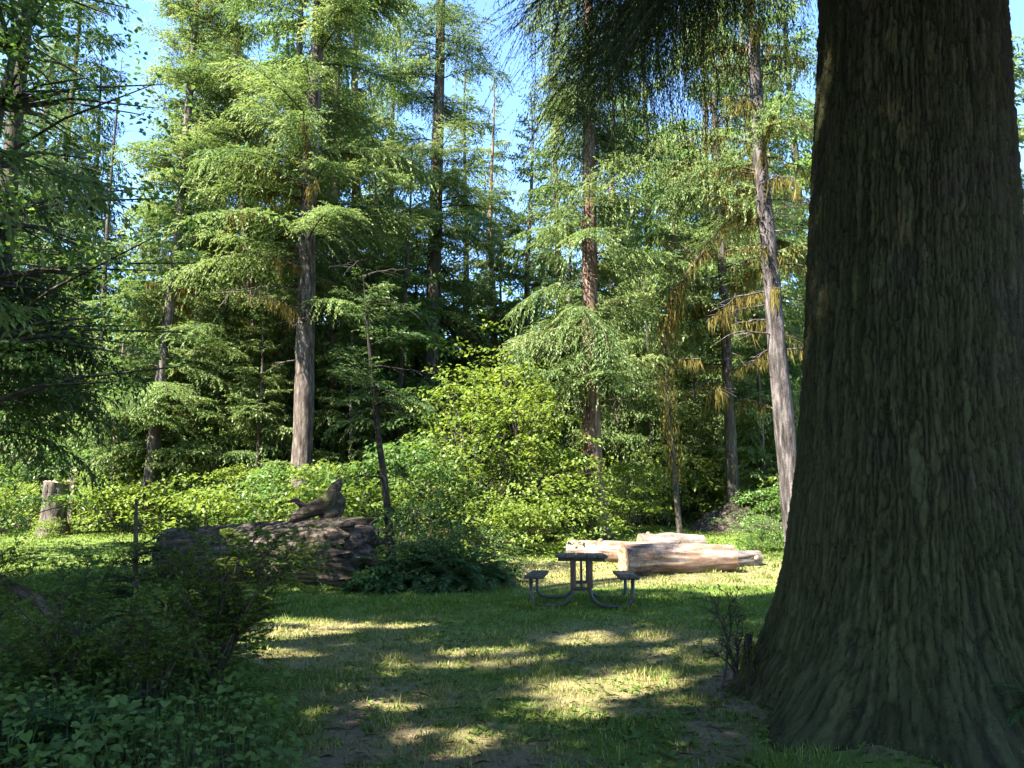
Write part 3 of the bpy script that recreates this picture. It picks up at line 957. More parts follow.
# ------------------------------------------------------------------ picnic table
def wood_mat(name, a, b, c, sc=(40, 2.5, 40)):
    m, N, L = newmat(name)
    out = N.new('ShaderNodeOutputMaterial'); pb = N.new('ShaderNodeBsdfPrincipled'); pb.inputs['Roughness'].default_value = .8
    pb.inputs['Specular IOR Level'].default_value = .25
    tc = N.new('ShaderNodeTexCoord'); mp = N.new('ShaderNodeMapping'); mp.inputs['Scale'].default_value = sc
    L.new(tc.outputs['Object'], mp.inputs[0])
    n = noise_node(N, L, mp.outputs[0], 1, 6, .65); n2 = noise_node(N, L, tc.outputs['Object'], 3, 4, .6)
    f = mth(N, L, 'ADD', mth(N, L, 'MULTIPLY', n.outputs[0], .6), mth(N, L, 'MULTIPLY', n2.outputs[0], .4))
    r = ramp(N, [(.34, a), (.5, b), (.66, c)]); L.new(f, r.inputs[0]); L.new(r.outputs[0], pb.inputs['Base Color'])
    bm = N.new('ShaderNodeBump'); bm.inputs['Strength'].default_value = .35; bm.inputs['Distance'].default_value = .01
    L.new(f, bm.inputs['Height']); L.new(bm.outputs[0], pb.inputs['Normal']); L.new(pb.outputs[0], out.inputs[0])
    return m


M['table_wood'] = wood_mat('weathered_planks', (.035, .026, .020), (.078, .060, .047), (.135, .108, .088))
M['post_wood'] = wood_mat('brown_posts', (.060, .035, .025), (.125, .075, .054), (.190, .125, .092), (30, 30, 3))
m, N, L = newmat('painted_pipe'); out = N.new('ShaderNodeOutputMaterial'); pb = N.new('ShaderNodeBsdfPrincipled')
tc = N.new('ShaderNodeTexCoord'); n_ = noise_node(N, L, tc.outputs['Object'], 14, 5, .7)
r_ = ramp(N, [(.35, (.022, .020, .018)), (.55, (.045, .036, .031)), (.75, (.085, .055, .040))]); L.new(n_.outputs[0], r_.inputs[0])
L.new(r_.outputs[0], pb.inputs['Base Color']); pb.inputs['Roughness'].default_value = .5; L.new(pb.outputs[0], out.inputs[0])
M['pipe'] = m


def build_table():
    Y0 = 12.05
    c = gxy(582, Y0)
    yaw = -math.radians(4.5)
    root = empty('picnic_table', c, 'weathered brown picnic table with attached benches on bent pipe legs', 'picnic table', rz=yaw)
    rng = R(3)
    root.rotation_euler.x = -.036
    Lt = 2.3; f0, f1 = .18, 2.02       # frames near and far
    t = MB()
    for k in range(5):
        t.box(((k - 2) * .156, Lt / 2, .745 + rng.normal(0, .0015)), (.147, Lt + rng.normal(0, .008), .045))
    t.box((0, f0, .70), (.70, .07, .05)); t.box((0, f1, .70), (.70, .07, .05)); t.box((0, 1.1, .70), (.66, .07, .045))
    t.build('tabletop', M['table_wood'], root)
    for s in (-1, 1):
        b = MB()
        for k in (-.5, .5):
            b.box((s * .70 + k * .148, Lt / 2, .445 + rng.normal(0, .001)), (.14, Lt + rng.normal(0, .006), .042))
        b.build('seat', M['table_wood'], root)
    for yy in (f0, f1):
        fr = MB()
        for s in (-1, 1):
            q = [(s * .125, yy, .30)]
            for a in np.linspace(0, math.pi / 2, 7):
                q.append((s * (.125 + .24 * (1 - math.cos(a))), yy, .27 - .24 * math.sin(a)))
            for a in np.linspace(0, math.pi / 2, 7):
                q.append((s * (.62 + .13 * math.sin(a)), yy, .03 + .16 * (1 - math.cos(a))))
            q.append((s * .755, yy, .42))
            fr.tube(q, .029, 10, cap=True)
            fr.box((s * .70, yy, .416), (.28, .05, .012))
        fr.box((0, yy, .28), (.25, .05, .05))
        fr.build('frame', M['pipe'], root, smooth=False)
        for s in (-1, 1):
            p = MB(); p.box((s * .125, yy, .478), (.085, .07, .395), bev=.006)
            p.build('post', M['post_wood'], root)
        br = MB(); sg = 1 if yy == f0 else -1
        br.tube([(.0, yy, .28), (.0, yy + sg * .30, .50), (0, yy + sg * .55, .69)], .016, 8, cap=True)
        br.build('brace', M['pipe'], root)


build_table()

# ------------------------------------------------------------------ logs
def log_mesh(pts, rad, seed, sides=64, n=110, crack=.03, rough=.05, endj=0.0, freq=16, sl=1.0):
    rng = R(seed)
    pts = np.asarray(pts, float)
    tt = np.linspace(0, 1, len(pts)); s = np.linspace(0, 1, n)
    ax = np.stack([np.interp(s, tt, pts[:, k]) for k in range(3)], -1)
    rd = np.interp(s, tt, rad)
    T = nrm(np.gradient(ax, axis=0)); A = nrm(np.cross(T, [0, 0, 1.0])); B = np.cross(A, T)
    th = np.linspace(0, 2 * np.pi, sides, endpoint=False)
    TH, S = np.meshgrid(th, s)
    Ln = np.linalg.norm(pts[-1] - pts[0])
    u = TH / (2 * np.pi) * freq
    n1 = vnoise(u + 1.5 * (vnoise(u * .5, S * Ln * 1.2 * sl, seed, freq // 2) - .5), S * Ln * .9 * sl, seed + 2, freq)
    n2 = vnoise(u * 2, S * Ln * 2.5 * sl, seed + 3, freq * 2)
    n0 = vnoise(TH / (2 * np.pi) * 4, S * Ln * .8, seed + 5, 4)
    cr = np.exp(-((n1 - .5) / .09) ** 2)
    r = rd[:, None] * (1 + rough * 2 * (n0 - .5)) - crack * cr + crack * .8 * (n2 - .5)
    along = np.zeros_like(r)
    if endj:
        along = endj * (vnoise(u * 1.5, S * 0 + 3, seed + 7, int(freq * 1.5)) - .3) * sstep(.85, 1, S)
    V = ax[:, None] + r[..., None] * (np.cos(TH)[..., None] * A[:, None] + np.sin(TH)[..., None] * B[:, None]) + along[..., None] * T[:, None]
    i = np.arange(n - 1)[:, None] * sides; j = np.arange(sides)[None]; j2 = (j + 1) % sides
    f = np.stack([i + j, i + j2, i + sides + j2, i + sides + j], -1).reshape(-1, 4)
    mb = MB(); mb.add(V.reshape(-1, 3), f)
    return mb, V, T, ax


def log_ends(V, T, ax, which, depth=.0):
    """a cut face closing one end of a log: rings that sink a little to the pith"""
    mb = MB()
    k = 0 if which == 0 else -1
    ring = V[k]; c = ring.mean(0); sides = len(ring)
    sg = -1 if which == 0 else 1
    rings = [c + (ring - c) * q + T[k] * sg * (.004 - depth * (1 - q ** 4)) for q in (1.0, .97, .8, .6, .4, .2, .04)]
    v = np.concatenate(rings); n = len(rings)
    i = np.arange(n - 1)[:, None] * sides; j = np.arange(sides)[None]; j2 = (j + 1) % sides
    f = np.stack([i + j, i + sides + j, i + sides + j2, i + j2], -1).reshape(-1, 4)
    if sg > 0: f = f[:, ::-1]
    mb.add(v, f)
    return mb


M['log_wood'] = bark_mat('bleached_log', (.065, .038, .025), (.215, .155, .112), (.43, .365, .310), (.14, .078, .048), .5, 4.0, 6, .6, 22, .8)
M['log_pale'] = bark_mat('silver_log', (.06, .045, .037), (.155, .126, .106), (.30, .262, .235), (.13, .09, .065), .4, 4.0, 6, .5, 22, .8)
M['log_end'] = bark_mat('log_end_grain', (.13, .075, .045), (.27, .170, .105), (.40, .280, .190), None, 0, 9, 9, .4, 30)
M['old_log'] = bark_mat('rotting_log', (.012, .009, .006), (.046, .034, .025), (.125, .100, .080), (.05, .055, .02), .30, 14, 14, .9, 26, .7)


def build_log(label, pts, rad, seed, mat, ends=(0, 1), hollow=.0, crack=.02, group=None, **kw):
    pts = np.asarray(pts); base = np.array([*pts.mean(0)[:2], 0]); base[2] = float(gz(base[0], base[1]))
    root = empty('fallen_log', base, label, 'log', group)
    mb, V, T, ax = log_mesh(pts - base, rad, seed, crack=crack, **kw)
    mb.build('log_body', M[mat], root, smooth=True)
    rg = R(seed + 900)
    for k in range(3):
        i = rg.integers(12, 96); j = rg.integers(0, V.shape[1])
        p0 = V[i, j]; d = nrm((p0 - ax[i])[None])[0]
        if d[2] < -.3: continue
        st = MB(); st.tube([p0 - d * .05, p0 + d * .04, p0 + d * rg.uniform(.045, .07)], [.06, .05, .035], 8, .3, rg, cap=True)
        st.build('branch_stub', M['log_end'], root, smooth=True)
    for w in ends:
        log_ends(V, T, ax, w, hollow if w == 1 else .02).build('cut_end', M['log_end'], root, smooth=True)
    return root


g_ = lambda px, Y: gxy(px, Y)
a, b = g_(624, 18.2), g_(732, 18.75)
build_log('thick bleached log lying on the lawn behind the picnic table, nearest of the pile', [a + [0, 0, .33], (a + b) / 2 + [0, .03, .33], b + [0, 0, .30]], [.36, .35, .315], 41, 'log_wood', hollow=.18, crack=.045, freq=20, sl=.5, group='bleached logs behind the table')
a, b = g_(569, 21.2), g_(668, 20.3)
build_log('tan log lying behind the tabletop at the left end of the log pile', [a + [0, 0, .22], (a + b) / 2 + [0, 0, .22], b + [0, 0, .22]], [.27, .28, .27], 42, 'log_wood', group='bleached logs behind the table')
a, b = g_(640, 22.3), g_(703, 22.6)
build_log('silvery pale log lying behind the thick bleached log', [a + [0, 0, .24], (a + b) / 2 + [0, 0, .24], b + [0, 0, .20]], [.28, .29, .24], 43, 'log_pale', group='bleached logs behind the table')
a, b = g_(733, 19.9), g_(758, 20.2)
build_log('short grey log half hidden at the far right end of the log pile', [a + [0, 0, .17], b + [0, 0, .15]], [.22, .20], 44, 'log_pale', group='bleached logs behind the table')


def build_old_log():
    Yc = 16.6
    A_ = gxy(168, 17.6); B_ = gxy(352, 16.3)
    r0, r1 = .60, .70
    pts = np.array([A_ + [0, 0, .55], (A_ + B_) / 2 + [0, .05, .60], B_ + [0, 0, .60]])
    base = np.array([*pts.mean(0)[:2], 0.0])
    root = empty('rotting_log', base, 'huge dark rotting fallen trunk with a torn root end beside the ferns', 'log')
    mb, V, T, ax = log_mesh(pts - base, [.55, .64, r1], 51, sides=140, n=260, crack=.05, rough=.05, endj=.8, freq=34, sl=.25)
    mb.build('trunk', M['old_log'], root, smooth=True)
    e = MB()
    ring = V[-1]; c = ring.mean(0); sd = len(ring); rng = R(52)
    rings = [ring]
    for q in (.85, .6, .35, .08):
        rings.append(c + (ring - c) * q - T[-1] * (.25 * (1 - q) + .12 * rng.random((sd, 1))))
    v = np.concatenate(rings); i = np.arange(4)[:, None] * sd; j = np.arange(sd)[None]; j2 = (j + 1) % sd
    e.add(v, np.stack([i + j, i + j2, i + sd + j2, i + sd + j], -1).reshape(-1, 4))
    e.build('torn_end', M['old_log'], root, smooth=True)
    # upturned root prong and broken root stubs
    def root_part(px_list, Y, rads, seed):
        q = np.array([P(x, y, Y) for x, y in px_list]) - base
        s = np.linspace(0, 1, len(q)); ss = np.linspace(0, 1, 26)
        q = np.stack([np.interp(ss, s, q[:, k]) for k in range(3)], -1)
        q[1:-1] = (q[:-2] + 2 * q[1:-1] + q[2:]) / 4
        rr = np.interp(ss, s, rads)[:, None] * (1 + .35 * (vnoise(np.arange(14)[None] * .9, ss[:, None] * 4, seed) - .5))
        m_ = MB(); m_.tube(q, rr, 14, cap=True); m_.build('root', M['old_log'], root, smooth=True)
    root_part([(292, 520), (312, 509), (328, 503), (333, 492), (338, 484), (341, 478)], 16.5, [.10, .15, .17, .14, .09, .02], 1)
    root_part([(326, 522), (336, 510), (341, 500), (338, 492)], 16.6, [.22, .16, .10, .03], 2)
    root_part([(345, 545), (364, 532), (374, 527)], 16.2, [.34, .20, .05], 3)
    root_part([(345, 558), (366, 556), (378, 566)], 16.3, [.32, .22, .06], 4)
    root_part([(305, 508), (296, 500), (288, 502)], 16.5, [.08, .05, .02], 5)


build_old_log()


def build_stump(px, Y, hgt, r, label, seed):
    b = gxy(px, Y)
    root = empty('tree_stump', b, label, 'stump')
    z = np.linspace(-.1, hgt, 60); NT = 48; th = np.linspace(0, 2 * np.pi, NT, endpoint=False); TH, Z = np.meshgrid(th, z)
    rr = r * (1 + .5 * np.exp(-Z / .35)) * (1 + .10 * (vnoise(TH / np.pi * 6, Z * 1.4, seed, 12) - .5) + .12 * (vnoise(TH / np.pi * 16, Z * 4, seed + 1, 32) - .5))
    zt = Z + .12 * (vnoise(TH / np.pi * 4, Z * 0, seed, 8) - .5) * (Z / hgt) ** 6
    V = np.stack([rr * np.cos(TH), rr * np.sin(TH), zt], -1)
    i = np.arange(59)[:, None] * NT; j = np.arange(NT)[None]; j2 = (j + 1) % NT
    mb = MB(); mb.add(V.reshape(-1, 3), np.stack([i + j, i + j2, i + NT + j2, i + NT + j], -1).reshape(-1, 4))
    mb.build('stump_body', M['bark_grey'], root, smooth=True)
    t = MB(); ring = V[-1]; c = ring.mean(0)
    v = np.concatenate([ring * [1.04, 1.04, 1] + [0, 0, .002], c + (ring - c) * .9 + [0, 0, .05], c + (ring - c) * .5 + [0, 0, .03], c + (ring - c) * .03 + [0, 0, .02]])
    i = np.arange(3)[:, None] * NT
    t.add(v, np.stack([i + j, i + j2, i + NT + j2, i + NT + j], -1).reshape(-1, 4))
    t.build('cut_top', M['log_end'], root)


build_stump(52, 26.0, 1.68, .36, 'tall grey cut stump standing in bright leaves at the left edge', 61)
build_stump(70, 28.0, 2.0, .14, 'slim pale broken snag just behind the tall cut stump', 62)

# ------------------------------------------------------------------ hero conifers
def hero(label, pts, Y, **kw):
    b, ax = make_axis(pts, Y)
    return conifer('spruce_tree', label, kw.pop('group', None), b, ax, **kw)


hero('slim spruce with a leaning pale trunk and light green tiers, left of centre', [(148, 500), (153, 440), (165, 340), (178, 245), (190, 100), (197, 0)], 27,
     H=31, r0=.20, z0=2.2, Lmax=3.0, seed=101, per_m=15, droop=.30, rise=.12, hang=.35, sp=0.063, ll=0.118, lw=0.040, mat='needle_sun', bark='bark_grey', zvis=20,
     clear=[(0, 3.4), (5.0, 10.2)], dead=(4, 11, 18), moss=.12, pw=.55)
hero('big spruce with a bare grey-tan trunk behind the fallen trunk', [(300, 505), (303, 430), (307, 240), (313, 130), (318, 40)], 26.5,
     H=38, r0=.35, z0=7.6, Lmax=4.6, seed=102, per_m=10, droop=.30, rise=.22, hang=.55, sp=0.063, ll=0.126, lw=0.045, mat='needle_sun', bark='bark_grey', zvis=20.5,
     clear=[(0, 9.4)], dead=(4, 12, 14), moss=.15, gap=.16, pw=.5)
hero('tall dark-trunked spruce with sparse limbs against blue sky', [(424, 500), (430, 400), (435, 240), (440, 60), (441, 0)], 34,
     H=38, r0=.40, z0=8.5, Lmax=4.0, seed=103, per_m=9, droop=.38, rise=.15, hang=.5, sp=0.074, ll=0.133, lw=0.045, mat='needle_grey', bark='bark_dark', zvis=26,
     clear=[(0, 12), (17, 19)], dead=(8, 22, 26), gap=.15, pw=.5)
hero('reddish-trunked hemlock with drooping pale tiers behind the picnic table', [(598, 525), (592, 440), (590, 300), (589, 150), (588, 0)], 25.5,
     H=31, r0=.31, z0=4.6, Lmax=3.2, seed=104, per_m=10, droop=.42, rise=.18, hang=.75, sp=0.063, ll=0.118, lw=0.040, mat='needle_grey', bark='bark_red', zvis=19.5,
     clear=[(0, 4.6), (7.4, 8.6), (12, 13.4)], dead=(4, 9, 8), gap=.20, pw=.6)
hero('thin dark mossy tree rising from a dark mound left of the pale leaning trunk', [(734, 515), (731, 440), (726, 330), (718, 200), (712, 60)], 28,
     H=25, r0=.21, z0=6.5, Lmax=3.8, seed=105, per_m=6.5, droop=.55, rise=.30, hang=.7, sp=0.070, ll=0.111, lw=0.040, mat='needle_grey', bark='bark_dark', zvis=25,
     clear=[(0, 9)], dead=(4.5, 16, 34), moss=.75, gap=.22, pw=.5)
hero('pale grey leaning trunk hung with golden moss beside the giant trunk', [(797, 545), (789, 470), (777, 340), (768, 240), (759, 150), (750, 0)], 22,
     H=27, r0=.29, z0=7.5, Lmax=3.4, seed=106, per_m=6.0, droop=.5, rise=.35, hang=.6, sp=0.067, ll=0.104, lw=0.038, mat='needle_grey', bark='bark_pale', zvis=17,
     clear=[(0, 9.5)], dead=(5.5, 14, 34), moss=.9, gap=.25, pw=.5, flare=1.2)
hero('thin crooked dark sapling in the shaded ferns by the torn log end', [(390, 532), (384, 480), (377, 430), (371, 370), (365, 300), (360, 250)], 17.2,
     H=6.6, r0=.085, z0=3.0, Lmax=1.9, seed=107, per_m=11, droop=.35, rise=.25, hang=.35, sp=0.056, ll=0.081, lw=0.029, mat='needle_mid', bark='bark_black', clear=[(0, 3.5)],
     dead=(2, 7, 8), gap=.2, pw=.5)
hero('slender reddish trunk just right of the big grey-tan trunk', [(331, 480), (331, 400), (334, 250), (338, 60)], 32,
     H=30, r0=.21, z0=7, Lmax=3.0, seed=108, per_m=7, droop=.5, rise=.15, hang=.8, sp=0.074, ll=0.126, lw=0.045, mat='needle_grey', bark='bark_red', zvis=24, clear=[(0, 9)],
     dead=(3, 12, 14), moss=.3, gap=.15, pw=.5)
hero('mossy trunk half hidden left of the big grey-tan trunk', [(268, 490), (262, 400), (250, 280), (240, 180), (236, 60)], 31,
     H=26, r0=.21, z0=6, Lmax=3.2, seed=109, per_m=8, droop=.45, rise=.18, hang=.6, sp=0.074, ll=0.126, lw=0.045, mat='needle_sun', bark='bark_red', zvis=23, clear=[(9, 13)],
     dead=(6, 15, 24), moss=.55, gap=.12, pw=.5)


def mossy_snag():
    Y = 26
    b, ax = make_axis([(676, 500), (672, 440), (667, 360), (666, 318), (680, 280), (708, 240), (742, 200)], Y)
    root = empty('mossy_snag', b, 'dead arching stem wrapped in thick hanging orange-brown moss', 'tree')
    rng = R(110); wd = MB(b); mo = MB(b)
    q = np.array([P(x, y, Y) for x, y in [(680, 520), (674, 470), (669, 420), (666, 370), (666, 322), (676, 290), (698, 258), (722, 232), (748, 205)]]) - b
    q[0, 2] = -.1
    wd.tube(q, np.linspace(.10, .04, len(q)), 8, .2, rng)
    moss_strands(mo, rng, q[1:6], 1500, .2, .9, .04, .17)
    moss_strands(mo, rng, q[4:], 700, .15, .7, .04, .08)
    for k in range(5):
        i = rng.integers(3, 8); e = q[i] + [rng.normal(0, 1.1), rng.normal(0, .8), rng.uniform(-.4, .9)]
        w = np.stack([q[i], (q[i] + e) / 2 + [0, 0, .2], e]); wd.tube(w, [.04, .03, .015], 4)
        moss_strands(mo, rng, w, 160, .12, .5, .035)
    wd.build('trunk', M['bark_dark'], root, smooth=True); mo.build('moss', M['moss'], root)


mossy_snag()


def mossy_mound():
    b = gxy(736, 27.6)
    root = empty('root_mound', b, 'low dark earthy root mound under the thin mossy tree', 'root mound')
    th = np.linspace(0, 2 * np.pi, 60, endpoint=False); s = np.linspace(0, 1, 20)
    TH, S = np.meshgrid(th, s)
    rr = (1 - S) * 1.45 * (1 + .3 * (vnoise(TH / np.pi * 5, S * 5, 4, 10) - .5))
    zz = .95 * S ** .7 * (1 + .5 * (vnoise(TH / np.pi * 6, S * 8, 5, 12) - .5)) - .06
    mb = MB()
    i = np.arange(19)[:, None] * 60; j = np.arange(60)[None]; j2 = (j + 1) % 60
    mb.add(np.stack([rr * np.cos(TH) * 1.25, rr * np.sin(TH) * .7, zz], -1).reshape(-1, 3), np.stack([i + j, i + j2, i + 60 + j2, i + 60 + j], -1).reshape(-1, 4))
    mb.build('earth', M['old_log'], root, smooth=True)
    rng = R(4); m2 = MB()
    for k in range(9):
        a = rng.uniform(0, 2 * np.pi); q = np.array([[0, 0, .75], [math.cos(a) * .8, math.sin(a) * .5, .38], [math.cos(a) * 1.7, math.sin(a) * 1.0, -.03]])
        m2.tube(q, [.10, .07, .03], 6)
    m2.build('root', M['bark_dark'], root, smooth=True)


mossy_mound()

# ------------------------------------------------------------------ back rows: tall conifers, each a thing of its own
BACKG = 'conifers in the back rows of the forest'
protos = {}
def proto(kind):
    return protos[kind]


def back(px, Y, H, kind, label, rz, sc=None):
    b = gxy(px, Y)
    spec = {'a': dict(H=30, r0=.30, z0=1.2, Lmax=3.9, seed=201, per_m=9.5, droop=.42, rise=.15, hang=.6, mat='needle_far', bark='bark_dark'),
            'b': dict(H=26, r0=.26, z0=1.0, Lmax=3.3, seed=202, per_m=10, droop=.30, rise=.15, hang=.4, mat='needle_sun', bark='bark_grey'),
            'c': dict(H=34, r0=.36, z0=4.5, Lmax=4.2, seed=203, per_m=8.5, droop=.5, rise=.20, hang=.8, mat='needle_grey', bark='bark_red'),
            'y': dict(H=10, r0=.10, z0=.5, Lmax=2.2, seed=205, per_m=14, droop=.35, rise=.2, hang=.7, mat='needle_sun', bark='bark_grey'),
            'w': dict(H=15, r0=.14, z0=.8, Lmax=2.9, seed=206, per_m=13, droop=.5, rise=.2, hang=1.0, mat='needle_grey', bark='bark_dark'),
            'd': dict(H=13, r0=.12, z0=.5, Lmax=2.3, seed=204, per_m=12, droop=.35, rise=.2, hang=.45, mat='needle_far', bark='bark_dark')}[kind]
    if kind not in protos:
        s = dict(spec); s.update(sp=.098 if kind not in 'yw' else .065, ll=.23 if kind not in 'yw' else .13, lw=.088 if kind not in 'yw' else .046, pw=.65, gap=.12, zvis={'a': 99, 'b': 99, 'c': 99, 'd': 99, 'y': 99, 'w': 99}[kind])
        t = conifer('conifer_tree', label, BACKG, b, straight_axis(.004, 0, .12), **s)
        t.rotation_euler = (0, 0, rz); k = H / spec['H']; t.scale = (k, k, k)
        protos[kind] = t
        return t
    return copy_thing(protos[kind], b, rz, label, BACKG, H / spec['H'])


for args in [
    (62, 34, 22, 'a', 'dense green conifer behind the tall cut stump', .4),
    (100, 40, 15, 'b', 'shorter bright conifer below the left sky gap', 1.1),
    (128, 46, 21, 'a', 'conifer whose tip edges the left sky gap', 2.2),
    (165, 37, 27, 'a', 'tall green conifer close behind the leaning pale trunk', 3.0),
    (205, 42, 34, 'b', 'tall light green conifer between the leaning spruce and the big spruce', 4.1),
    (238, 38, 21, 'c', 'drooping conifer beside the small sky hole left of the big spruce', 5.0),
    (275, 35, 33, 'a', 'tall dense conifer just left behind the big grey-tan trunk', .9),
    (345, 37, 34, 'c', 'grey-green drooping conifer right behind the slender reddish trunk', 2.6),
    (385, 41, 29, 'a', 'conifer between the slender reddish trunk and the dark-trunked spruce', 3.7),
    (402, 30, 15, 'd', 'young conifer standing left below the dark-trunked spruce', 3.2),
    (470, 48, 15, 'd', 'low distant conifer beneath the central sky gap', 1.9),
    (492, 40, 24, 'c', 'sparse drooping conifer in the middle of the central sky gap', 2.2),
    (462, 44, 27, 'b', 'light conifer just right of the dark-trunked spruce', 1.5),
    (500, 44, 17, 'd', 'small conifer right of the dark trunk under the central sky gap', .2),
    (530, 36, 21, 'b', 'pale green conifer left behind the reddish-trunked hemlock', 5.5),
    (560, 44, 30, 'c', 'tall back conifer bordering the central sky gap on its right side', 1.4),
    (622, 40, 26, 'c', 'drooping conifer right behind the reddish-trunked hemlock', 2.0),
    (655, 48, 38, 'a', 'tall conifer behind the arching mossy dead stem', .7),
    (690, 44, 24, 'b', 'light green conifer between the mossy dead stem and the thin dark tree', 3.9),
    (720, 44, 36, 'a', 'tall conifer behind the thin dark mossy tree', 4.6),
    (765, 42, 32, 'c', 'drooping conifer behind the pale leaning trunk', 5.9),
    (815, 40, 34, 'a', 'conifer mostly hidden behind the giant trunk', 1.0),
    (900, 36, 30, 'b', 'conifer wholly behind the giant trunk', 2.0),
    (1035, 30, 28, 'b', 'bright conifer at the right edge behind the giant trunk', 2.8),
    (10, 40, 31, 'c', 'tall conifer at the far left edge behind the shaded broadleaf trees', 3.4),
    (-60, 36, 30, 'a', 'tall conifer just outside the left edge', 4.0),
    (216, 28.5, 11.5, 'y', 'young light green conifer right of the leaning pale trunk', 2.3),
    (252, 27.2, 8, 'y', 'young feathery conifer left of the big grey-tan trunk', .6),
    (348, 29, 9.5, 'y', 'young feathery conifer right of the big grey-tan trunk', 4.2),
    (382, 31, 11, 'y', 'young conifer left of the dark-trunked spruce foot', 5.2),
    (112, 28.5, 9, 'y', 'young light green conifer left of the leaning pale trunk', 3.6),
    (528, 31.5, 9.5, 'y', 'young conifer rising out of the yellow-green maples', 1.9),
    (650, 31, 10.5, 'y', 'young light green conifer left of the hanging orange moss', .1),
    (702, 32, 9.5, 'y', 'young light green conifer right of the hanging orange moss', 2.9),
    (182, 33, 15, 'w', 'drooping young hemlock right behind the leaning pale trunk', 1.0),
    (286, 31.5, 15, 'w', 'drooping young hemlock touching the big grey-tan trunk on its left', 2.4),
    (366, 34, 16, 'y', 'mid-height conifer right of the slender reddish trunk', 3.3),
    (412, 37, 15, 'w', 'drooping young hemlock left behind the dark-trunked spruce', .3),
    (452, 38, 12, 'y', 'mid-height conifer right behind the dark-trunked spruce', 5.4),
    (572, 33, 14, 'y', 'mid-height conifer left behind the reddish-trunked hemlock', 1.2),
    (618, 32, 14, 'w', 'drooping young hemlock right behind the reddish-trunked hemlock', 4.4),
    (684, 36, 17, 'y', 'mid-height conifer right of the arching mossy dead stem', 2.0),
    (745, 36, 18, 'w', 'drooping young hemlock right behind the thin dark mossy tree', .9),
    (788, 32, 16, 'y', 'mid-height conifer right behind the pale leaning trunk', 3.0),
    (138, 33, 14, 'w', 'drooping young hemlock left behind the leaning pale trunk', 5.0),
    (60, 32, 13, 'y', 'mid-height conifer behind the tall cut stump', 2.6),
    (762, 30, 10, 'y', 'young light green conifer left of the pale leaning trunk', 4.9),
    (95, 31, 9, 'd', 'young conifer between the tall stump and the leaning pale trunk', 1.3),
]:
    back(*args)


def far_woods():
    rng = R(300)
    mb = MB()
    n = 4200
    a = rng.uniform(-.95, .95, n); Y = rng.uniform(52, 84, n); x = a * Y
    z = rng.uniform(0, 1, n) ** 1.2 * (13 + 6 * vnoise(x * .12, Y * .1, 4))
    for c in np.stack([x, Y, gz(x, Y) + z], -1):
        leaf_disc(mb, rng, c, rng.uniform(1.2, 2.6), 42, .55, 'leaf', flat=.3)
    tag(mb.build('far_woods', M['needle_far']), 'far-off green forest seen between the trunks', 'forest', kind='stuff')


far_woods()

# ------------------------------------------------------------------ bright understory shrubs
SG = 'leafy shrubs along the sunlit forest edge'
sp_ = {}
def shrub(px, Y, H, kind, label, rz, mat=None):
    b = gxy(px, Y)
    spec = {'tall': dict(H=4.6, Rr=2.2, ncl=120, per=46, L=.125, seed=401, mat='maple', stems=9, r0=.035),
            'mid': dict(H=2.8, Rr=1.7, ncl=80, per=46, L=.115, seed=402, mat='maple', stems=8, r0=.025),
            'low': dict(H=1.5, Rr=1.3, ncl=55, per=46, L=.105, seed=403, mat='maple', stems=6, r0=.016, zlow=.06),
            'alder': dict(H=4.0, Rr=1.9, ncl=95, per=46, L=.12, seed=404, mat='alder', stems=7, r0=.03),
            'grn': dict(H=2.2, Rr=1.5, ncl=70, per=46, L=.11, seed=405, mat='alder', stems=6, r0=.02, zlow=.06)}[kind]
    if kind not in sp_:
        s = dict(spec)
        t = broad_shrub('leafy_shrub', label, SG, b, **s)
        t.rotation_euler = (0, 0, rz); k = H / spec['H']; t.scale = (k, k, k); sp_[kind] = t
        return t
    return copy_thing(sp_[kind], b, rz, label, SG, H / spec['H'])


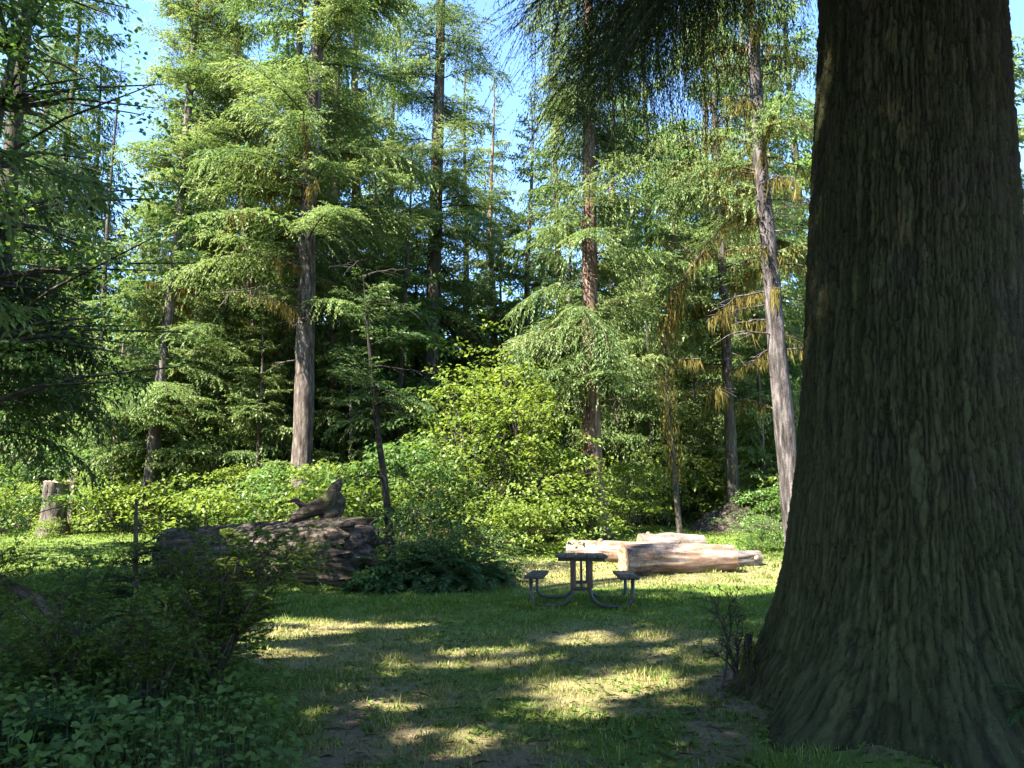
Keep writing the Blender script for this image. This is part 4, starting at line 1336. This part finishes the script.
for args in [
    (470, 24.5, 5.0, 'tall', 'tall yellow-green vine maple right of the dark trunk base', .3),
    (520, 23.8, 4.5, 'tall', 'layered yellow-green vine maple left of the reddish hemlock trunk', 2.1),
    (500, 28.5, 6.2, 'tall', 'highest yellow-green maple below the central sky gap', 4.0),
    (556, 24.6, 2.8, 'mid', 'mid-size bright shrub directly left of the reddish hemlock base', 1.0),
    (535, 22.2, 1.5, 'low', 'low bright shrub at the lawn edge behind the shaded ferns', 2.6),
    (490, 21.6, 1.4, 'low', 'low yellow-green bush rising over the right end of the fern clump', .5),
    (574, 24.2, 1.5, 'low', 'low leafy bush at the reddish hemlock foot', 4.5),
    (630, 27.0, 2.3, 'mid', 'rounded bright shrub right of the reddish hemlock trunk', 3.0),
    (664, 31.5, 3.2, 'mid', 'bright shrub under the hanging orange moss', 5.1),
    (694, 31.5, 2.6, 'low', 'yellow-green bush beyond the clearing left of the root mound', 1.8),
    (768, 30.5, 3.1, 'mid', 'bright shrub between the thin mossy tree and the pale trunk', .1),
    (775, 24.0, 1.6, 'grn', 'green bush at the foot of the pale leaning trunk', 3.3),
    (756, 22.2, 1.0, 'grn', 'small green bush at the right end of the log pile', 2.0),
    (640, 38.0, 4.6, 'alder', 'green tall shrub behind the bright bushes right of the hemlock', 4.2),
    (715, 39.5, 4.2, 'alder', 'green tall shrub behind the root mound', .8),
    (600, 34.0, 4.0, 'alder', 'green tall shrub hidden behind the reddish hemlock trunk', 2.9),
    (425, 27.5, 3.4, 'alder', 'green shrub at the dark spruce trunk foot', 5.3),
    (395, 22.5, 3.0, 'grn', 'deep green shrub behind the thin crooked sapling', 1.5),
    (350, 22.0, 2.1, 'low', 'bright bush seen past the torn root prong', 3.6),
    (318, 23.5, 2.4, 'mid', 'leafy bush in front of the big grey-tan trunk', 5.7),
    (275, 24.0, 2.2, 'grn', 'green bush above the middle of the fallen trunk', .6),
    (240, 26.0, 2.2, 'mid', 'bright bush behind the fallen trunk left of the big spruce', 2.4),
    (205, 24.5, 1.7, 'low', 'low bright bush behind the left end of the fallen trunk', 4.9),
    (170, 26.5, 1.6, 'low', 'low bright bush right of the leaning spruce base', 1.2),
    (128, 27.0, 1.7, 'low', 'low bright bush left of the leaning spruce base', 3.9),
    (96, 26.6, 1.7, 'low', 'yellow-green bush two bushes left of the leaning spruce', 5.6),
    (82, 29.5, 1.5, 'mid', 'bright bush touching the tall cut stump on its right', .9),
    (20, 29.0, 1.6, 'mid', 'bright bush touching the tall cut stump on its left', 2.8),
    (5, 26.5, 1.6, 'low', 'low bright bush at the far left edge beyond the lawn', 4.3),
    (48, 25.2, .55, 'low', 'low leafy plant in front of the tall cut stump', 2.2),
    (20, 33.0, 4.2, 'alder', 'tall green shrub behind the stump at the left edge', 1.1),
    (110, 34.0, 4.0, 'alder', 'tall green shrub in the gap left of the leaning spruce', 3.1),
    (225, 33.0, 3.9, 'alder', 'tall green shrub between leaning spruce and big spruce', 5.0),
    (368, 32.0, 3.8, 'alder', 'tall green shrub right of the slender reddish trunk', .2),
    (820, 27.0, 3.0, 'mid', 'bright shrub hidden behind the giant trunk', 2.5),
    (1040, 24.0, 3.2, 'alder', 'green shrub past the right side of the giant trunk', 3.8),
    (-40, 27.0, 2.5, 'mid', 'bright shrub just past the left edge', 1.7),
]:
    shrub(*args)

# ------------------------------------------------------------------ shaded left side trees (near) and the trees that shade the lawn
def trunk_line(H, lean, r, seed):
    rng = R(seed); z = np.linspace(-.1, H, 14)
    return np.stack([lean[0] * z + .12 * np.sin(z * .6), lean[1] * z + .1 * np.sin(z * .5 + 1), z], -1), r * (1 - z / H * .8)


LG = None
b = gxy(-60, 14.5)
broad_shrub('broadleaf_tree', 'tall dark shaded broadleaf tree filling the upper left corner', None, b, 15.0, 3.1, 501, ncl=620, per=56, L=.115, mat='alder', stems=0, zlow=.22,
            disc=(.35, .75), cat='tree', filt=shade_filter, trunk_pts=trunk_line(15, (.03, 0), .16, 1), dome=1.0, tpart='trunk', cpart='crown')
b = gxy(88, 30.5)
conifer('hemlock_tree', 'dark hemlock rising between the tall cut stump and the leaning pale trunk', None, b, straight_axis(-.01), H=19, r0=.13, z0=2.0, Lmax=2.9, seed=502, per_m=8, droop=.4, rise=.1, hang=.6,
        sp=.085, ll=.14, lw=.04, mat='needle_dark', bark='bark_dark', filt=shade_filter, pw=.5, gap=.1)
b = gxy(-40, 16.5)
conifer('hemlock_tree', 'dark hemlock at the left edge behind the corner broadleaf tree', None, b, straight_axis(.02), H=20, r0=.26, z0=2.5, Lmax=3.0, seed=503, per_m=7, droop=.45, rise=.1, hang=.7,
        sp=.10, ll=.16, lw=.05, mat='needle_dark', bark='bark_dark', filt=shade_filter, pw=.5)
b = gxy(-30, 21.0)
broad_shrub('leafy_shrub', 'large cool green shrub below the dark trees at the left edge', None, b, 4.6, 2.0, 504, ncl=120, per=42, L=.13, mat='alder', stems=7, r0=.03)
b = gxy(34, 33.0)
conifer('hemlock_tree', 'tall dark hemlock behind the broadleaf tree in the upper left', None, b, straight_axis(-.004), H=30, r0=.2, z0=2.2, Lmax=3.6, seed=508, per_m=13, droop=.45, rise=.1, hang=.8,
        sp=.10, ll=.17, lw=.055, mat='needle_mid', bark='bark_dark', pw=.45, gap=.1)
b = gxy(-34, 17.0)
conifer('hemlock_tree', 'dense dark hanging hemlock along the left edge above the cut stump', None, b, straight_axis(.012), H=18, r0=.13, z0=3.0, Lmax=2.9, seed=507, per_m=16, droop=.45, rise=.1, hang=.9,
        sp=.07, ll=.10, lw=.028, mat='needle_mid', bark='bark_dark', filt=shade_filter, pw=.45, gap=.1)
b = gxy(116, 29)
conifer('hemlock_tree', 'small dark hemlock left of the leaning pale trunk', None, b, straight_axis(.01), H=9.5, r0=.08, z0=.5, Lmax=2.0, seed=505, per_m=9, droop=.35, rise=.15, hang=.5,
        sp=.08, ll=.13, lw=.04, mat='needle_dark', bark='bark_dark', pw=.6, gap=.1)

for k, (x, y, H, z0, Lm, lab) in enumerate([
        (-8.8, 8.2, 26, 3.0, 4.3, 'shading spruce beyond the left edge beside the near shrubs'),
        (-12.5, 4.5, 30, 4.5, 4.8, 'shading spruce farther left of the lawn outside the view'),
        (-5.0, -0.6, 28, 5.0, 4.8, 'shading spruce left of the viewpoint outside the view'),
        (-12.0, -2.5, 33, 5.0, 5.0, 'tall shading spruce behind and left of the viewpoint'),
        (-2.2, -3.2, 30, 6.0, 4.6, 'shading spruce directly behind the viewpoint'),
        (-7.5, -6.5, 36, 6.0, 5.0, 'tallest shading spruce well behind the viewpoint'),
        (3.5, -1.0, 27, 6.0, 4.3, 'shading spruce right behind the viewpoint'),
        (-9.4, 1.6, 34, 8.0, 4.4, 'slim tall shading spruce left of the viewpoint outside the view'),
        (-7.6, 4.6, 30, 10.0, 4.0, 'shading spruce with a high crown beyond the left edge of the view'),
        (-15.5, 10.0, 30, 4.0, 4.6, 'shading spruce far left of the picnic lawn'),
        (8.2, 3.2, 30, 5.0, 4.2, 'shading spruce right of the giant trunk outside the view')]):
    conifer('spruce_tree', lab, 'spruces around the viewpoint that shade the lawn', np.array([x, y, float(gz(x, y))]), straight_axis(0, 0, .1), H=H, r0=.38, z0=z0, Lmax=Lm, seed=600 + k, per_m=7.0,
            droop=.35, rise=.15, hang=.6, sp=.11 if k == 2 else .10 if k in (0, 9) else .27, ll=.15 if k in (0, 9) else .28, lw=.05 if k in (0, 9) else .12, mat='needle_grey', bark='bark_dark', filt=shade_filter, pw=.5, tl_max=1.3)

# ------------------------------------------------------------------ shaded ferns and bush right of the fallen trunk
FG = 'sword ferns clumped in shade by the torn log end'
f0 = None
for k, (px, Y, sc, lab) in enumerate([
        (398, 16.4, 1.35, 'big dark sword fern at the thin sapling foot'), (425, 16.2, 1.3, 'dark sword fern second from the sapling'),
        (455, 16.4, 1.4, 'dark sword fern at the middle of the shaded clump'), (482, 16.5, 1.25, 'dark sword fern near the right end of the clump'),
        (500, 16.9, 1.0, 'small sword fern at the right tip of the shaded clump'), (440, 17.3, 1.75, 'tall sword fern behind the middle of the clump'),
        (470, 17.5, 1.6, 'tall sword fern behind the right half of the clump'), (410, 17.4, 1.8, 'tallest sword fern behind the sapling foot'),
        (375, 16.0, 1.0, 'sword fern against the torn log end'), (385, 15.4, .6, 'small pale fern on the lawn edge before the torn log'),
        (350, 15.5, .5, 'small fern below the dark torn root end'), (432, 15.5, .65, 'low fern at the lawn edge before the clump'),
        (465, 15.7, .6, 'low fern at the lawn edge near the clump right end')]):
    b = gxy(px, Y)
    if f0 is None:
        f0 = fern('sword_fern', lab, FG, b, 701, nf=26, L=.95)
        f0.scale = (sc,) * 3
    else:
        copy_thing(f0, b, k * 1.7, lab, FG, sc)
b = gxy(418, 17.0)
broad_shrub('dark_bush', 'dark leafy bush filling the shaded fern clump', None, b, 1.65, 1.25, 702, ncl=70, per=46, L=.07, mat='dark_leaf', stems=6, r0=.014, zlow=.04, disc=(.2, .4))
b = gxy(462, 17.2)
broad_shrub('dark_bush', 'low dark leafy bush at the right of the shaded fern clump', None, b, 1.15, 1.15, 703, ncl=60, per=46, L=.07, mat='dark_leaf', stems=6, r0=.014, zlow=.04, disc=(.2, .4))
b = gxy(372, 15.75)
broad_shrub('low_herb', 'small green leafy herb at the foot of the torn log end', None, b, .38, .5, 704, ncl=18, per=20, L=.09, mat='alder', stems=3, r0=.006, zlow=.2, disc=(.12, .22))

# ------------------------------------------------------------------ near left shrubs, ground cover, right twigs
b = gxy(212, 6.6)
tg = lambda px, py, Y: P(px, py, Y) - b
twig_shrub('huckleberry_shrub', 'airy dark huckleberry shrub with fanning bare stems in the left foreground', None, b, 801,
           [tg(296, 552, 6.5), tg(262, 530, 6.7), tg(222, 535, 6.4), tg(190, 540, 6.9), tg(165, 556, 6.5), tg(245, 545, 6.1), tg(278, 575, 6.9), tg(140, 585, 6.3), tg(205, 560, 7.2), tg(180, 590, 6.0), tg(285, 560, 6.2), tg(200, 530, 6.6), tg(270, 545, 6.4), tg(225, 570, 6.3), tg(300, 565, 6.7)],
           leafL=.040, nleaf=1.9, sub=15, r0=.016, mat='shrub_leaf')
b = gxy(124, 6.9)
tg2 = lambda px, py, Y: P(px, py, Y) - b
conifer('hemlock_sapling', 'dark spindly hemlock sapling in the left foreground shrubs', None, b, (lambda z: np.stack([.02 * np.asarray(z, float) + .03 * np.sin(np.asarray(z, float) * 3), 0 * np.asarray(z, float), np.asarray(z, float)], -1)),
        H=1.42, r0=.020, z0=.25, Lmax=.55, seed=802, per_m=48, droop=.3, rise=.15, hang=.25, sp=.028, ll=.045, lw=.013, mat='needle_dark', bark='twig', pw=.5, tl_max=.25, cat='sapling', flare=1.3)
for k, (px, Y, tops, lab) in enumerate([
        (60, 6.2, [(20, 610), (60, 590), (95, 600), (120, 625), (-10, 640), (40, 640), (80, 640)], 'dense dark tangled shrub at the bottom left corner'),
        (150, 6.0, [(110, 640), (140, 610), (170, 620), (195, 640), (130, 660), (160, 650)], 'dark brown tangled shrub between the sapling and the huckleberry'),
        (-30, 7.4, [(-40, 560), (10, 560), (30, 590), (-10, 580)], 'dark leafy shrub cut by the left edge'),
        (85, 8.6, [(60, 575), (85, 560), (110, 570), (40, 590), (100, 590)], 'sun-flecked green shrub behind the sapling')]):
    b = gxy(px, Y)
    st = []
    for q in tops:
        for dY in (-.25, .3):
            st.append(P(q[0], q[1], Y + dY) - b)
    twig_shrub('tangled_shrub', lab, 'tangled shrubs in the left foreground', b, 810 + k, st, leafL=.038 if k != 3 else .05, nleaf=1.5, sub=13, r0=.010, mat='shrub_leaf' if k < 3 else 'alder')
# mossy fallen branch leaning across the left edge
b = gxy(30, 7.2)
br = MB(b); q = np.array([P(-25, 566, 7.3), P(10, 585, 7.2), P(40, 602, 7.1), P(72, 632, 7.0), P(100, 672, 6.9)]) - b
br.tube(q, np.linspace(.035, .06, 5), 8, .2, R(2), cap=True)
o = br.build('leaning_branch', M['twig'], None, b, smooth=True); tag(o, 'dark mossy branch slanting down across the left edge shrubs', 'branch')
mo = MB(b); moss_strands(mo, R(3), q, 400, .03, .10, .02, .03); mo.build('moss', M['moss_green'], o)['kind'] = 'stuff'
# near ferns
f1 = None
for k, (px, Y, sc, lab) in enumerate([(25, 5.0, .55, 'shaded fern low at the bottom left corner'), (95, 5.1, .5, 'shaded fern left of the broad ground leaves'),
                                      (1012, 5.2, .42, 'small bright fern tip beside the giant trunk right edge'), (140, 7.6, .7, 'dark fern under the sapling')]):
    b = gxy(px, Y)
    if k == 2:
        b = P(1035, 655, 5.0) * np.array([1, 1, 0]) + np.array([0, 0, .25])
    copy_thing(f0, b, k * 2.1, lab, 'ferns in the near shade', sc)


def ground_cover():
    rng = R(900); mb = MB(); st = MB()
    n = 14000
    x = rng.uniform(-5.6, -.4, n); y = rng.uniform(3.3, 8.2, n)
    _, dirt, lit = ground_fields(x, y)
    cl = fbm(x * 1.6, y * 1.6, 41)
    k = (rng.random(n) < sstep(.12, .5, lit) * sstep(.28, .5, cl + .12)) & (dirt < .6)
    x, y, cl = x[k], y[k], cl[k]; n = len(x)
    h = rng.uniform(.04, .26, n) * (.5 + cl)
    p = np.stack([x, y, gz(x, y) + h], -1)
    a = rng.uniform(0, 2 * np.pi, n)
    D = np.stack([np.cos(a), np.sin(a), rng.normal(-.15, .2, n)], -1)
    L_ = rng.uniform(.03, .085, n) * np.where(vnoise(x * 2.2, y * 2.2, 8) > .55, .6, 1.0)
    mb.leaves(p, D, np.array([0, -.15, 1.0]) + rng.normal(0, .28, (n, 3)), L_, L_ * .85, 'heart', rng.random(n))
    D2 = np.stack([rng.normal(0, .2, n), rng.normal(0, .2, n), -np.ones(n)], -1)
    mb.leaves(p, D2, np.stack([np.cos(a), np.sin(a), 0 * a], -1), h + .02, np.full(n, .006), 'needle', np.full(n, .1))
    tag(mb.build('ground_cover', M['ground_leaf']), 'low heart-shaped green leaves carpeting the bottom left shade', 'ground cover', kind='stuff')


ground_cover()

b = gxy(738, 6.6)
t3 = lambda px, py, Y: P(px, py, Y) - b
twig_shrub('bare_twig_shrub', 'nearly bare twiggy shrub at the foot of the giant trunk', None, b, 820,
           [t3(708, 596, 6.5), t3(716, 606, 6.7), t3(736, 604, 6.6), t3(722, 636, 6.4), t3(742, 628, 6.7), t3(728, 592, 6.8), t3(714, 650, 6.5)], leafL=.024, nleaf=.6, sub=9, r0=.013, spread=.45)
b = gxy(751, 6.35)
mb = MB(b); q = np.array([P(756, 705, 6.3), P(752, 675, 6.3), P(748, 655, 6.35), P(749, 634, 6.35)]) - b
mb.tube(q, [.05, .04, .034, .028], 9, .35, R(6), cap=True)
o = mb.build('mossy_stub', M['bark_black'], None, b, smooth=True); tag(o, 'short mossy broken stub beside the giant trunk flare', 'stub')
mo = MB(b); moss_strands(mo, R(7), q, 1500, .015, .06, .011, .028); mo.build('moss', M['moss_green'], o)['kind'] = 'stuff'
print('VERTS', sum(len(o.data.vertices) for o in bpy.data.objects if o.type == 'MESH'), 'UNIQUE FACES', sum(len(m.polygons) for m in bpy.data.meshes))
